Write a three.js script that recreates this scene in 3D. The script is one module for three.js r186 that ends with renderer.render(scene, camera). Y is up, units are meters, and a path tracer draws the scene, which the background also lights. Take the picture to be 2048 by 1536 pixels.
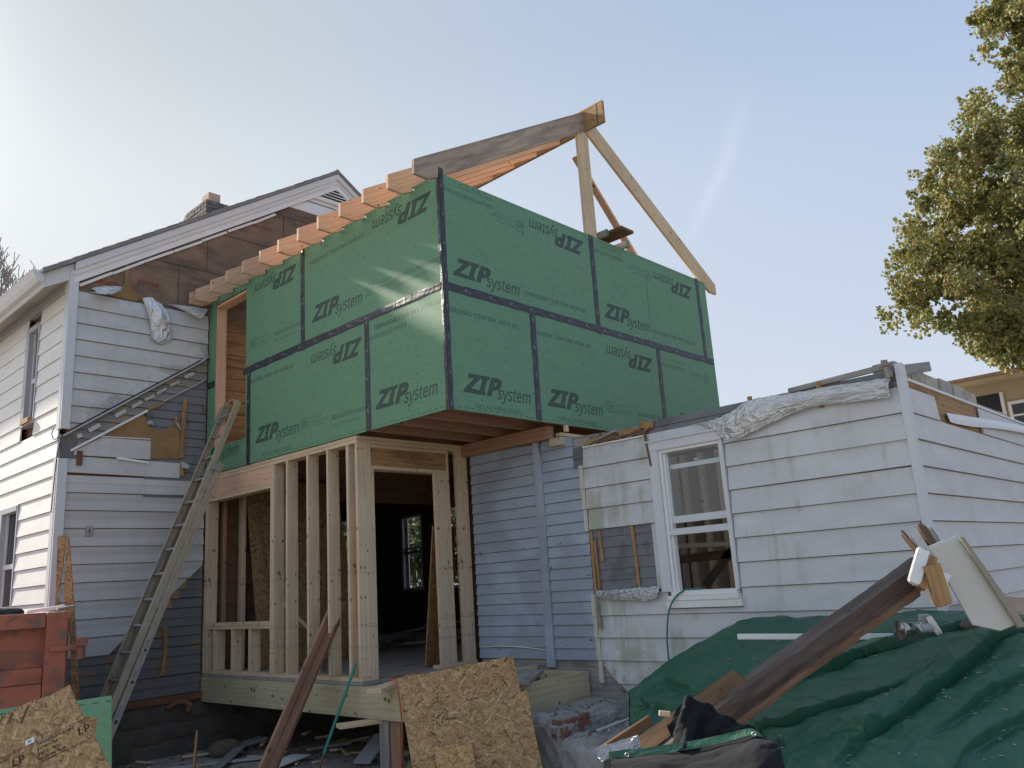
import * as THREE from 'three';
import { mergeGeometries } from 'three/addons/utils/BufferGeometryUtils.js';
import { RoundedBoxGeometry } from 'three/addons/geometries/RoundedBoxGeometry.js';

// ---------------------------------------------------------------- camera, sky, sun, exposure
const scene = new THREE.Scene();
const YAW = -0.826836, camera = new THREE.PerspectiveCamera(50.11, 4 / 3, 0.05, 600);
camera.rotation.order = 'YXZ';
camera.rotation.set(0.235491, YAW, -0.0654810);
camera.position.set(-5.0907, -1.5953, 5.4892);
const EXPOSURE = 2.0;
const sunDir = new THREE.Vector3(-0.28, 1, -1.83).normalize();
const renderer = new THREE.WebGLRenderer({ antialias: true });
renderer.toneMapping = THREE.LinearToneMapping;
renderer.toneMappingExposure = EXPOSURE;
renderer.shadowMap.enabled = true;
const sun = new THREE.DirectionalLight(new THREE.Color(1, 0.9, 0.76), 4.8);
sun.position.copy(sunDir).multiplyScalar(60);
sun.shadow.radius = 5; sun.castShadow = true;
sun.shadow.mapSize.set(4096, 4096);
Object.assign(sun.shadow.camera, { left: -20, right: 20, top: 20, bottom: -20, near: 1, far: 140 });
scene.add(sun, sun.target);
{
  const W = 2048, H = 1024, data = new Float32Array(W * H * 4), d = new THREE.Vector3();
  const trail = [[0.810, 0.378, -0.448], [0.806, 0.446, -0.390], [0.787, 0.512, -0.345]].map(a => new THREE.Vector3(...a).normalize());
  const sm = (a, b, x) => { x = Math.min(1, Math.max(0, (x - a) / (b - a))); return x * x * (3 - 2 * x); };
  const ab = new THREE.Vector3(), ap = new THREE.Vector3();
  for (let j = 0; j < H; j++) for (let i = 0; i < W; i++) {
    const phi = (i + 0.5) / W * Math.PI * 2 - Math.PI, el = ((j + 0.5) / H - 0.5) * Math.PI;
    d.set(Math.cos(el) * Math.cos(phi), Math.sin(el), Math.cos(el) * Math.sin(phi));
    const g = Math.acos(Math.max(-1, Math.min(1, d.dot(sunDir)))), y = Math.max(0, d.y);
    const t = Math.pow(sm(-0.02, 0.85, y), 0.75);
    let r = 0.70 + (0.27 - 0.70) * t, gg = 0.755 + (0.43 - 0.755) * t, b = 0.86 + (0.74 - 0.86) * t;
    const w = SKYW(g);
    const hi = sm(0.40, 0.62, y), wr = 0.80 - 0.20 * hi, wg = 0.845 - 0.185 * hi, wb = 0.872 - 0.17 * hi;
    r += (wr - r) * w; gg += (wg - gg) * w; b += (wb - b) * w;
    const au = 2.2 * Math.exp(-((g / 0.2) ** 2)) + 4 * Math.exp(-((g / 0.1) ** 2));
    r += au; gg += au * 0.97; b += au * 0.9;
    let c = 0;                                            // thin drifting contrail
    for (let k = 0; k < 2; k++) {
      ab.subVectors(trail[k + 1], trail[k]); ap.subVectors(d, trail[k]);
      const s = Math.max(0, Math.min(1, ap.dot(ab) / ab.lengthSq())), dist = ap.addScaledVector(ab, -s).length(), f = (k + s) / 2;
      c = Math.max(c, Math.exp(-((dist / (0.006 + 0.005 * f)) ** 2)) * Math.sin(Math.PI * (0.12 + 0.85 * f)));
    }
    r += 0.07 * c; gg += 0.06 * c; b += 0.035 * c;
    if (d.y < 0) { const k = 1 - 0.55 * sm(0, 0.25, -d.y); r *= k; gg *= k * 0.97; b *= k * 0.9; }
    const o = (j * W + i) * 4; data[o] = r / EXPOSURE; data[o + 1] = gg / EXPOSURE; data[o + 2] = b / EXPOSURE; data[o + 3] = 1;
  }
  function SKYW(g) { return Math.min(1, 1.2 * Math.exp(-((g / 1.02) ** 2))); }
  const skyTex = new THREE.DataTexture(data, W, H, THREE.RGBAFormat, THREE.FloatType);
  skyTex.mapping = THREE.EquirectangularReflectionMapping; skyTex.magFilter = THREE.LinearFilter; skyTex.needsUpdate = true;
  scene.background = skyTex; scene.environment = skyTex;
}

// ---------------------------------------------------------------- helpers
let seed = 20231107;
const rnd = () => { seed = (seed + 0x6D2B79F5) | 0; let t = Math.imul(seed ^ (seed >>> 15), 1 | seed); t = (t + Math.imul(t ^ (t >>> 7), 61 | t)) ^ t; return ((t ^ (t >>> 14)) >>> 0) / 4294967296; };
const R = (a, b) => a + (b - a) * rnd();
const V = (x, y, z) => new THREE.Vector3(x, y, z);
const lerp = (a, b, t) => a + (b - a) * t;
const clamp = (x, a = 0, b = 1) => Math.min(b, Math.max(a, x));
const smooth = (a, b, x) => { x = clamp((x - a) / (b - a)); return x * x * (3 - 2 * x); };
const hash = (x, y, s) => { let h = Math.imul(x, 374761393) + Math.imul(y, 668265263) + Math.imul(s, 1442695041); h = Math.imul(h ^ (h >>> 13), 1274126177); return ((h ^ (h >>> 16)) >>> 0) / 4294967296; };
function vn(x, y, s = 0, px = 1 << 20, py = px) {          // periodic value noise 0..1
  const xi = Math.floor(x), yi = Math.floor(y), fx = x - xi, fy = y - yi, u = fx * fx * (3 - 2 * fx), v = fy * fy * (3 - 2 * fy);
  const m = (a, p) => ((a % p) + p) % p;
  const a = m(xi, px), b = m(xi + 1, px), c = m(yi, py), d = m(yi + 1, py);
  return lerp(lerp(hash(a, c, s), hash(b, c, s), u), lerp(hash(a, d, s), hash(b, d, s), u), v);
}
function fbm(x, y, s = 0, o = 4, px = 1 << 20, py = px) {
  let a = 0, w = 0.5, t = 0;
  for (let i = 0; i < o; i++) { a += w * vn(x, y, s + i * 17, px, py); t += w; x *= 2; y *= 2; px *= 2; py *= 2; w *= 0.5; }
  return a / t;
}
const enc = c => { c = clamp(c); return Math.round(255 * (c <= 0.0031308 ? 12.92 * c : 1.055 * Math.pow(c, 1 / 2.4) - 0.055)); };
function tex(w, h, mu, mv, fn, linear = false) {           // fn(u, v) -> linear rgb, u and v 0..1; the tile is mu x mv metres
  const d = new Uint8Array(w * h * 4);
  for (let j = 0; j < h; j++) for (let i = 0; i < w; i++) {
    const c = fn((i + 0.5) / w, (j + 0.5) / h), o = (j * w + i) * 4;
    for (let k = 0; k < 3; k++) d[o + k] = linear ? Math.round(255 * clamp(c[k])) : enc(c[k]);
    d[o + 3] = 255;
  }
  const t = new THREE.DataTexture(d, w, h);
  t.wrapS = t.wrapT = THREE.RepeatWrapping; t.magFilter = THREE.LinearFilter; t.minFilter = THREE.LinearMipmapLinearFilter; t.generateMipmaps = true;
  if (!linear) t.colorSpace = THREE.SRGBColorSpace;
  t.repeat.set(1 / mu, 1 / mv); t.needsUpdate = true;
  return t;
}
function canvasTex(w, h, draw) {
  const c = document.createElement('canvas'); c.width = w; c.height = h; draw(c.getContext('2d'), w, h);
  const t = new THREE.CanvasTexture(c); t.colorSpace = THREE.SRGBColorSpace; t.magFilter = THREE.LinearFilter;
  t.wrapS = t.wrapT = THREE.RepeatWrapping; return t;
}
const mat = (o) => new THREE.MeshStandardMaterial(Object.assign({ roughness: 0.85, metalness: 0 }, o));
const mixc = (a, b, t) => [lerp(a[0], b[0], t), lerp(a[1], b[1], t), lerp(a[2], b[2], t)];
const lin = (r, g, b) => new THREE.Color().setRGB(r, g, b);

const used = {};
const numbered = n => { const k = used[n] = (used[n] ?? -1) + 1; return k ? `${n}_${String(k).padStart(3, '0')}` : n; };
function tag(o, label, category, group, kind) {
  o.userData.label = label; if (category) o.userData.category = category; if (group) o.userData.group = group; if (kind) o.userData.kind = kind; return o;
}
function thing(name, label, category, pos = [0, 0, 0], turn = 0, group) {
  const g = new THREE.Group(); g.name = numbered(name); g.position.set(...pos); g.rotation.y = turn; scene.add(g); return tag(g, label, category, group);
}
function add(name, geo, m, parent = scene, label) {
  const o = new THREE.Mesh(geo, m); o.castShadow = o.receiveShadow = true; o.name = parent === scene ? numbered(name) : name;
  if (label) o.userData.label = label; parent.add(o); return o;
}
// world point to the frame of a thing that only stands at a position and turns about y
function local(g, p) { return V(p[0], p[1], p[2]).sub(g.position).applyAxisAngle(V(0, 1, 0), -g.rotation.y); }
const F2W = (r, y, d) => [-5.0907 + r * 0.6772 + d * 0.7358, y, 5.4892 + r * 0.7358 - d * 0.6772];
function fixUV(geo, grain, ou = R(0, 3), ov = R(0, 3)) {    // box mapping in metres, grain runs along u
  const p = geo.attributes.position, n = geo.attributes.normal, uv = new Float32Array(p.count * 2), a = [0, 1, 2];
  for (let i = 0; i < p.count; i++) {
    const P = [p.getX(i), p.getY(i), p.getZ(i)], N = [Math.abs(n.getX(i)), Math.abs(n.getY(i)), Math.abs(n.getZ(i))];
    const k = N[0] > N[1] ? (N[0] > N[2] ? 0 : 2) : (N[1] > N[2] ? 1 : 2), rest = a.filter(x => x !== k);
    let ug = rest.includes(grain) ? grain : rest[0], vg = rest.find(x => x !== ug);
    uv[2 * i] = P[ug] * (k === grain ? 0.1 : 1) + ou; uv[2 * i + 1] = P[vg] + ov + k * 0.13;
  }
  geo.setAttribute('uv', new THREE.BufferAttribute(uv, 2)); return geo;
}
function boxGeo(x0, x1, y0, y1, z0, z1, bev = 0.003, keepU = false) {
  const s = [x1 - x0, y1 - y0, z1 - z0], grain = s.indexOf(Math.max(...s));
  const g = bev > 0 ? new RoundedBoxGeometry(s[0], s[1], s[2], 1, Math.min(bev, Math.min(...s) * 0.3)) : new THREE.BoxGeometry(...s).toNonIndexed();
  if (g.index) { const q = g.toNonIndexed(); q.translate((x0 + x1) / 2, (y0 + y1) / 2, (z0 + z1) / 2); return fixUV(q, grain, keepU ? 0 : undefined); }
  g.translate((x0 + x1) / 2, (y0 + y1) / 2, (z0 + z1) / 2);
  return fixUV(g, grain, keepU ? 0 : undefined);
}
const bx = (name, x0, x1, y0, y1, z0, z1, m, parent, o = {}) => add(name, boxGeo(x0, x1, y0, y1, z0, z1, o.bev ?? 0.003, o.keepU), m, parent, o.label);
function barGeo(p0, p1, h, t, up = [0, 1, 0], bev = 0.003) { // bar from p0 to p1, h along up, t across
  const a = V(...p0), b = V(...p1), X = b.clone().sub(a), L = X.length(); X.normalize();
  const Z = X.clone().cross(V(...up)).normalize(), Y = Z.clone().cross(X);
  const g = boxGeo(-L / 2, L / 2, -h / 2, h / 2, -t / 2, t / 2, bev);
  g.applyMatrix4(new THREE.Matrix4().makeBasis(X, Y, Z).setPosition(a.add(b).multiplyScalar(0.5)));
  return g;
}
const bar = (name, p0, p1, h, t, m, parent, up, label) => add(name, barGeo(p0, p1, h, t, up), m, parent, label);
function shapeGeo(pts) { const s = new THREE.Shape(); pts.forEach((p, i) => i ? s.lineTo(p[0], p[1]) : s.moveTo(p[0], p[1])); return s; }
function slabGeo(pts, t, uvRot = 0) {                        // planar polygon in space, thickened away from its face
  const P = pts.map(p => V(...p)), o = P[0].clone(), n = V(0, 0, 0);
  for (let i = 0; i < P.length; i++) n.add(P[i].clone().cross(P[(i + 1) % P.length])); n.normalize();
  const X = P[1].clone().sub(P[0]); X.addScaledVector(n, -X.dot(n)).normalize(); const Y = n.clone().cross(X);
  const g = new THREE.ExtrudeGeometry(shapeGeo(P.map(p => { const q = p.clone().sub(o); return [q.dot(X), q.dot(Y)]; })), { depth: t, bevelEnabled: false, steps: 1 });
  g.translate(0, 0, -t / 2); g.applyMatrix4(new THREE.Matrix4().makeBasis(X, Y, n).setPosition(o)); return g;
}
function clip(poly, a, b, c) {                               // keep a x + b y + c >= 0
  const out = [];
  poly.forEach((p, i) => {
    const q = poly[(i + 1) % poly.length], dp = a * p[0] + b * p[1] + c, dq = a * q[0] + b * q[1] + c;
    if (dp >= 0) out.push(p);
    if (dp * dq < 0) { const t = dp / (dp - dq); out.push([lerp(p[0], q[0], t), lerp(p[1], q[1], t)]); }
  });
  return out;
}
const aboveLine = (x0, y0, x1, y1) => { const dx = x1 - x0, dy = y1 - y0; return [-dy / dx, 1, dy / dx * x0 - y0]; };
const belowLine = (...a) => aboveLine(...a).map(v => -v);
// wall planes: u runs to the right seen from outside
const PL = { gable: (u, y, d) => [u, y, -4.75 + d], west: (u, y, d) => [-1.77 - d, y, u], bung: (u, y, d) => [1.6 - d, y, u], south: (u, y, d) => [u, y, 3.47 + d] };
function clapGeo(plane, poly, dB, dT, y0, y1) {              // one lapped siding board: thick at its lower edge
  if (poly.length < 3) return null;
  const pos = [], uv = [], dep = y => lerp(dB, dT, (y - y0) / (y1 - y0)), F = PL[plane];
  const put = (p, d, uo = 0, vo = 0) => { pos.push(...F(p[0], p[1], d)); uv.push(p[0] + uo, p[1] + vo); };
  for (let i = 1; i < poly.length - 1; i++) for (const k of [0, i, i + 1]) put(poly[k], dep(poly[k][1]));
  for (let i = 0; i < poly.length; i++) {
    const p = poly[i], q = poly[(i + 1) % poly.length], e = [[p, dep(p[1])], [p, -0.004], [q, -0.004], [p, dep(p[1])], [q, -0.004], [q, dep(q[1])]];
    for (const [a, d] of e) put(a, d, 0, d);
  }
  const g = new THREE.BufferGeometry();
  g.setAttribute('position', new THREE.Float32BufferAttribute(pos, 3)); g.setAttribute('uv', new THREE.Float32BufferAttribute(uv, 2));
  g.computeVertexNormals(); return g;
}
function clap(parent, name, plane, u0, u1, y0, y1, m, o = {}) {
  const gp = o.gap ?? 0.006; let poly = [[u0, y0], [u1, y0 + (o.sag ?? 0)], [u1, y1 - gp + (o.sag ?? 0)], [u0, y1 - gp]];
  for (const c of o.clips ?? []) poly = clip(poly, ...c);
  const g = clapGeo(plane, poly, o.b ?? 0.026, o.t ?? 0.004, y0, y1);
  return g ? add(name, g, m, parent, o.label) : null;
}
// free sheet: rows of points, smoothed, displaced
function crom(p, t) {
  const n = p.length - 1, x = clamp(t, 0, 1) * n, i = Math.min(n - 1, Math.floor(x)), f = x - i, g = k => p[clamp(k, 0, n)];
  const a = g(i - 1), b = g(i), c = g(i + 1), d = g(i + 2);
  return [0, 1, 2].map(k => 0.5 * (2 * b[k] + (c[k] - a[k]) * f + (2 * a[k] - 5 * b[k] + 4 * c[k] - d[k]) * f * f + (3 * b[k] - a[k] - 3 * c[k] + d[k]) * f * f * f));
}
function sheetGeo(rows, nu, nv, disp, mu = 1, mv = 1, slip) {
  const pos = [], uv = [], idx = [];
  for (let j = 0; j <= nv; j++) for (let i = 0; i <= nu; i++) {
    const u = i / nu, v = j / nv, p = crom(rows.map(r => crom(r, u)), slip ? v + slip(u, v) : v);
    pos.push(...p); uv.push(u * mu, v * mv);
    if (i < nu && j < nv) { const a = j * (nu + 1) + i, b = a + 1, c = a + nu + 1, d = c + 1; idx.push(a, c, b, b, c, d); }
  }
  const g = new THREE.BufferGeometry();
  g.setAttribute('position', new THREE.Float32BufferAttribute(pos, 3)); g.setAttribute('uv', new THREE.Float32BufferAttribute(uv, 2)); g.setIndex(idx); g.computeVertexNormals();
  if (disp) {
    const P = g.attributes.position, N = g.attributes.normal;
    for (let k = 0; k < P.count; k++) {
      const u = (k % (nu + 1)) / nu, v = Math.floor(k / (nu + 1)) / nv, h = disp(u, v);
      P.setXYZ(k, P.getX(k) + N.getX(k) * h, P.getY(k) + N.getY(k) * h, P.getZ(k) + N.getZ(k) * h);
    }
    g.computeVertexNormals();
  }
  return g;
}
function roughBar(p0, p1, h, t, up, amp = 0.006, jag = 0.0, sd = 1) {   // weathered timber: uneven faces, torn far end
  const a = V(...p0), b = V(...p1), X = b.clone().sub(a), L = X.length(); X.normalize();
  const Z = X.clone().cross(V(...up)).normalize(), Y = Z.clone().cross(X);
  const g = new THREE.BoxGeometry(L, h, t, Math.max(8, Math.round(L / 0.02)), 6, 6), p = g.attributes.position;
  for (let i = 0; i < p.count; i++) {
    const x = p.getX(i), y = p.getY(i), z = p.getZ(i), n = k => fbm(x * 9 + k, y * 30 + z * 26 + k, sd, 4) - 0.5, e = smooth(L / 2 - jag * 1.5, L / 2, x);
    p.setXYZ(i, x - (jag ? e * jag * 1.6 * vn(y / h * 5 + 9, z / t * 4 + 9, sd + 3) : 0), (y + n(7) * amp * 2) * (1 - 0.25 * e), (z + n(19) * amp * 2) * (1 - 0.25 * e));
  }
  g.computeVertexNormals(); fixUV(g, 0);
  g.applyMatrix4(new THREE.Matrix4().makeBasis(X, Y, Z).setPosition(a.add(b).multiplyScalar(0.5))); return g;
}
const tubeGeo = (pts, r, seg = 24, rad = 6) => new THREE.TubeGeometry(new THREE.CatmullRomCurve3(pts.map(p => V(...p))), seg, r, rad, false);
// ---- places of the loose things, metres
const osbLeftPts=[[-3.314,-1.994,0.401],[-3.302,-2.076,0.469],[-3.220,-2.401,0.773],[-3.190,-2.523,0.887],[-3.739,-2.478,0.261],[-3.720,-2.191,0.091],[-3.588,-2.132,0.196],[-3.471,-2.066,0.279],[-3.394,-2.043,0.346]];
const osbTornPts=[[-3.180,-2.207,0.126],[-3.136,-2.200,0.171],[-3.092,-2.209,0.223],[-3.107,-2.276,0.236],[-3.116,-2.322,0.246],[-3.143,-2.447,0.272],[-3.187,-2.443,0.223]];
const greenOffcutPts=[[-3.060,-2.141,-0.226],[-2.905,-2.124,-0.065],[-2.938,-2.614,0.080],[-3.084,-2.601,-0.083]];
const greenEndPts=[[-3.444,-2.194,-0.919],[-3.222,-2.173,-0.686],[-3.158,-2.374,-0.542],[-3.163,-2.514,-0.496],[-3.448,-2.490,-0.814]];
const osbMidPts=[[-0.463,-2.335,-0.307],[0.229,-2.213,0.392],[0.202,-2.501,0.490],[0.238,-2.484,0.522],[0.232,-2.569,0.553],[0.208,-2.711,0.590],[0.200,-2.804,0.622],[0.171,-3.059,0.704],[0.146,-3.315,0.790],[-0.533,-3.258,0.027],[-0.522,-3.000,-0.076]];
const osbPatchPts=[[-0.398,-2.854,0.054],[-0.294,-2.841,0.162],[-0.188,-2.847,0.279],[-0.236,-3.242,0.402],[-0.445,-3.224,0.167]];
const scrapAPts=[[-2.022,-0.836,-3.879],[-1.962,-0.836,-3.813],[-1.981,-1.236,-3.816],[-2.002,-1.434,-3.830],[-1.974,-1.658,-3.790],[-2.015,-1.655,-3.835]];
const scrapBPts=[[-1.995,-0.845,-3.702],[-1.976,-0.883,-3.680],[-1.920,-1.667,-3.561],[-1.877,-2.446,-3.456],[-1.916,-2.442,-3.499],[-1.961,-1.663,-3.606],[-2.004,-1.596,-3.657]];
const tarpGrid=[
[[0.770,-2.883,1.151],[1.079,-2.681,1.340],[1.488,-2.396,1.784],[1.726,-2.382,2.190],[1.857,-2.379,2.775],[1.898,-2.388,3.262],[1.806,-2.424,3.753],[1.734,-2.494,4.266]],
[[0.513,-2.533,1.388],[0.822,-2.331,1.577],[1.230,-2.046,2.021],[1.468,-2.032,2.427],[1.599,-2.029,3.012],[1.640,-2.038,3.499],[1.549,-2.074,3.990],[1.476,-2.144,4.503]],
[[0.384,-2.614,1.470],[0.559,-2.427,1.734],[0.855,-2.185,2.203],[1.025,-2.164,2.609],[1.126,-2.149,3.162],[1.093,-2.105,3.643],[1.091,-2.096,4.084],[1.110,-2.166,4.548]],
[[0.255,-2.697,1.552],[0.253,-2.537,1.918],[0.433,-2.339,2.409],[0.583,-2.282,2.793],[0.660,-2.202,3.321],[0.711,-2.143,3.745],[0.748,-2.109,4.154],[0.744,-2.186,4.593]],
[[0.084,-2.798,1.661],[-0.012,-2.653,2.074],[0.054,-2.507,2.589],[0.089,-2.432,2.996],[0.232,-2.374,3.446],[0.312,-2.315,3.828],[0.383,-2.273,4.201],[0.363,-2.298,4.622]],
[[-0.086,-2.890,1.772],[-0.316,-2.741,2.259],[-0.364,-2.617,2.799],[-0.306,-2.559,3.157],[-0.192,-2.510,3.576],[-0.086,-2.480,3.913],[0.017,-2.451,4.246],[-0.025,-2.456,4.643]],
[[-0.259,-3.033,1.878],[-0.583,-2.889,2.413],[-0.742,-2.780,2.979],[-0.706,-2.739,3.312],[-0.622,-2.703,3.699],[-0.490,-2.687,3.991],[-0.355,-2.673,4.285],[-0.418,-2.642,4.660]],
[[-0.591,-3.300,2.183],[-0.914,-3.300,2.718],[-1.073,-3.300,3.284],[-1.038,-3.300,3.617],[-0.953,-3.300,4.004],[-0.821,-3.300,4.296],[-0.686,-3.300,4.589],[-0.749,-3.300,4.964]]];
const fabricGrid=[[[-1.194,-2.355,2.900],[-1.160,-2.238,2.967],[-1.129,-2.260,3.030],[-1.082,-2.326,3.112],[-1.033,-2.373,3.194],[-1.005,-2.424,3.283]],
[[-1.249,-2.444,2.900],[-1.266,-2.338,3.000],[-1.163,-2.352,3.038],[-1.139,-2.374,3.138],[-1.091,-2.405,3.220],[-1.027,-2.451,3.318]],
[[-1.299,-2.532,2.890],[-1.345,-2.465,3.032],[-1.198,-2.466,3.044],[-1.145,-2.445,3.131],[-1.147,-2.422,3.248],[-1.077,-2.475,3.353]]];
const flapGrid=[[[-1.483,-2.482,2.690],[-1.389,-2.484,2.866],[-1.293,-2.463,3.044],[-1.216,-2.432,3.202],[-1.175,-2.398,3.320],[-1.173,-2.416,3.397]],
[[-1.606,-2.508,2.778],[-1.517,-2.513,2.949],[-1.427,-2.510,3.120],[-1.355,-2.488,3.272],[-1.308,-2.441,3.397],[-1.220,-2.449,3.492]],
[[-1.777,-2.617,2.888],[-1.691,-2.616,3.055],[-1.609,-2.615,3.218],[-1.545,-2.612,3.361],[-1.484,-2.608,3.501],[-1.394,-2.616,3.599]]];
const hemGrid=[[[-1.514,-2.473,2.701],[-1.457,-2.464,2.792],[-1.404,-2.459,2.879],[-1.308,-2.432,3.057],[-1.232,-2.401,3.214],[-1.191,-2.376,3.332],[-1.187,-2.396,3.381]],
[[-1.529,-2.514,2.714],[-1.475,-2.493,2.802],[-1.423,-2.488,2.888],[-1.328,-2.467,3.065],[-1.252,-2.434,3.221],[-1.212,-2.402,3.339],[-1.199,-2.411,3.397]]];
const beamLine=[[-0.986,-2.592,2.639],[0.510,-1.654,3.748]];
const brownPlank=[[-1.065,-2.554,2.553],[-0.511,-2.218,2.934]];
const plankBack=[[-1.325,-2.527,2.492],[-1.007,-2.402,2.617]];
const splinter1=[[0.453,-1.469,3.687],[0.417,-1.720,3.794]];
const splinter2=[[0.505,-1.380,3.742],[0.509,-1.573,3.821]];
const splinter2b=[[0.546,-1.431,3.787],[0.524,-1.590,3.837]];
const slatA=[[0.477,-1.434,3.639],[0.389,-1.603,3.765]];
const blockA=[[0.244,-1.569,3.828],[0.128,-1.759,3.776]];
const blockA2=[[0.295,-1.606,3.840],[0.170,-1.785,3.792]];
const blockB=[[0.212,-1.658,3.867],[0.234,-1.897,3.891]];
const panelLine=[[0.638,-1.549,3.887],[0.358,-2.047,4.173]];
const creamPanelPts=[[0.450,-1.571,3.804],[0.556,-1.516,3.942],[0.560,-1.529,3.958],[0.503,-2.021,4.189],[0.440,-2.054,4.107],[0.381,-2.014,3.984]];
const creamEdgePts=[[0.524,-1.508,3.961],[0.536,-1.513,3.982],[0.478,-2.039,4.235],[0.456,-2.039,4.199]];
const whiteTornPts=[[0.376,-1.659,3.806],[0.390,-1.691,3.836],[0.390,-1.767,3.868],[0.355,-1.808,3.849],[0.288,-1.904,3.819],[0.274,-1.815,3.765],[0.314,-1.744,3.776]];
const whiteTorn2Pts=[[0.368,-1.702,3.875],[0.394,-1.725,3.914],[0.348,-1.786,3.891],[0.319,-1.792,3.862]];
const whiteStick=[[0.713,-2.103,2.271],[1.017,-2.133,3.339]];
const lamp=[[0.545,-2.039,3.712],[0.421,-2.034,3.652],[0.327,-2.035,3.624],[0.618,-1.998,3.644]];
const chunk=[[1.126,-2.048,3.753],[0.995,-2.052,3.832]];
const smallBlock=[[-0.929,-2.376,2.628],[-0.887,-2.385,2.673]];
const foilBottomPts=[[-1.433,-2.509,2.534],[-1.396,-2.490,2.551],[-1.329,-2.477,2.609],[-1.227,-2.449,2.686],[-1.241,-2.480,2.708],[-1.266,-2.505,2.710],[-1.320,-2.509,2.657],[-1.383,-2.522,2.604],[-1.423,-2.537,2.577]];
const hose=[[1.892,-1.766,1.262],[1.814,-1.823,1.178]];
const sycamore=[[24.40,15.78,1.87,1.02],
[24.65,15.86,1.44,0.51],
[22.88,14.08,1.36,0.31],
[23.81,15.94,1.40,0.41],
[24.45,13.22,0.40,0.36],
[24.22,12.58,0.14,0.36],
[20.97,10.32,0.03,0.36],
[21.99,10.88,0.77,0.51],
[20.54,9.73,-0.12,0.41],
[21.50,9.83,-0.80,0.36],
[19.60,7.84,-1.04,0.31],
[20.53,6.61,-1.92,0.31],
[20.95,5.51,-2.32,0.31],
[20.90,5.07,-0.73,0.41],
[22.75,4.55,-0.49,0.41],
[23.29,6.02,0.48,0.71],
[20.49,6.02,-0.04,0.71],
[24.91,15.17,2.38,1.02],
[24.44,15.22,3.20,1.53],
[23.92,13.62,1.94,0.71],
[23.28,12.66,1.84,0.51],
[25.22,12.99,2.13,0.92],
[22.99,12.22,0.82,0.46],
[22.19,11.28,1.21,0.41],
[24.12,11.51,1.59,0.92],
[25.53,11.10,2.08,1.43],
[22.37,10.52,0.75,0.71],
[21.59,10.27,0.27,0.51],
[22.78,9.60,0.83,1.12],
[23.69,10.30,-0.61,0.82],
[23.31,9.87,-1.20,0.61],
[22.98,8.86,-0.21,1.12],
[24.74,8.88,0.68,1.33],
[22.78,8.46,-1.20,0.71],
[20.84,7.77,-1.24,0.46],
[19.68,6.82,-1.24,0.51],
[21.84,7.08,-1.38,0.82],
[22.29,7.23,-0.46,1.02],
[22.36,7.10,0.48,1.02],
[22.70,7.02,1.46,1.22],
[20.40,5.91,-1.84,0.36],
[20.87,5.62,-1.61,0.51],
[20.41,4.96,-1.23,0.31],
[20.96,6.02,-0.72,0.61],
[21.02,6.32,-1.40,0.61],
[23.57,6.17,-0.41,0.61],
[23.15,5.86,0.35,0.92],
[21.34,4.88,-0.27,0.51],
[21.85,4.67,0.30,0.82],
[22.22,4.21,-0.07,0.41],
[22.03,4.87,0.82,1.12],
[21.81,3.75,0.60,0.61],
[23.70,4.91,1.27,1.43],
[22.81,7.60,2.19,1.84],
[25.56,12.31,3.42,2.24],
[24.27,5.46,2.56,2.04],
[26.62,9.06,3.58,2.65],
[27.70,18.55,4.58,2.45],
[25.97,17.77,2.95,1.43]];
const treeBase=[24.65,0.98,2.37];
const bareBase=[2.84,3.56,-24.28];
// ---------------------------------------------------------------- materials
function woodTex(light, dark, o = {}) {
  const s = o.seed ?? 1, mu = o.mu ?? 2.44, mv = o.mv ?? 0.5, kn = [];
  for (let i = 0; i < (o.knots ?? 40); i++) kn.push([hash(i, 1, s), hash(i, 2, s), lerp(0.003, 0.011, hash(i, 3, s) ** 2) * (o.knot ?? 1)]);
  return tex(1024, 256, mu, mv, (u, v) => {
    const x = u * mu, y = v * mv;
    let ring = 0.5 + 0.5 * Math.sin(6.2832 * (v * (o.rings ?? 11) + 1.6 * fbm(u * 3, v * 5, s, 3, 3, 5)));
    ring = Math.pow(ring, 2.2);
    const fine = vn(u * 24, v * 180, s + 5, 24, 180), mid = fbm(u * 5, v * 26, s + 9, 3, 5, 26), blot = fbm(u * 6, v * 2, s + 3, 3, 6, 2);
    let c = mixc(light, dark, clamp((o.ringAmt ?? 0.35) * ring + 0.3 * (fine - 0.5) + 0.35 * (mid - 0.5) + 0.12));
    c = c.map(k => k * lerp(0.86, 1.12, blot));
    for (const [a, b, r] of kn) {
      let dx = Math.abs(u - a); dx = Math.min(dx, 1 - dx) * mu; let dy = Math.abs(v - b); dy = Math.min(dy, 1 - dy) * mv;
      const q = Math.hypot(dx * 0.75, dy) / r;
      if (q < 2.2) { c = mixc(c, dark.map(k => k * 0.55), smooth(2.2, 0.9, q) * 0.8); if (q < 0.9) c = mixc(c, [0.045, 0.025, 0.014], 0.75); }
    }
    if (o.weather) { const w = smooth(0.42, 0.7, fbm(u * 8, v * 14, s + 31, 4, 8, 14)); c = mixc(c, [0.2, 0.19, 0.175], w * o.weather); }
    if (o.stain) { const w = smooth(0.55, 0.72, fbm(u * 7, v * 6, s + 41, 4, 7, 6)); c = mixc(c, c.map(k => k * 0.45), w * o.stain); }
    if (o.stamp) for (const [sx, sw] of o.stamp) { const q = Math.abs(x - sx); if (q < sw && hash(Math.floor(y * 140), Math.floor(x * 120), s) > 0.35) c = c.map(k => k * 0.72); }
    return c;
  });
}
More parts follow.
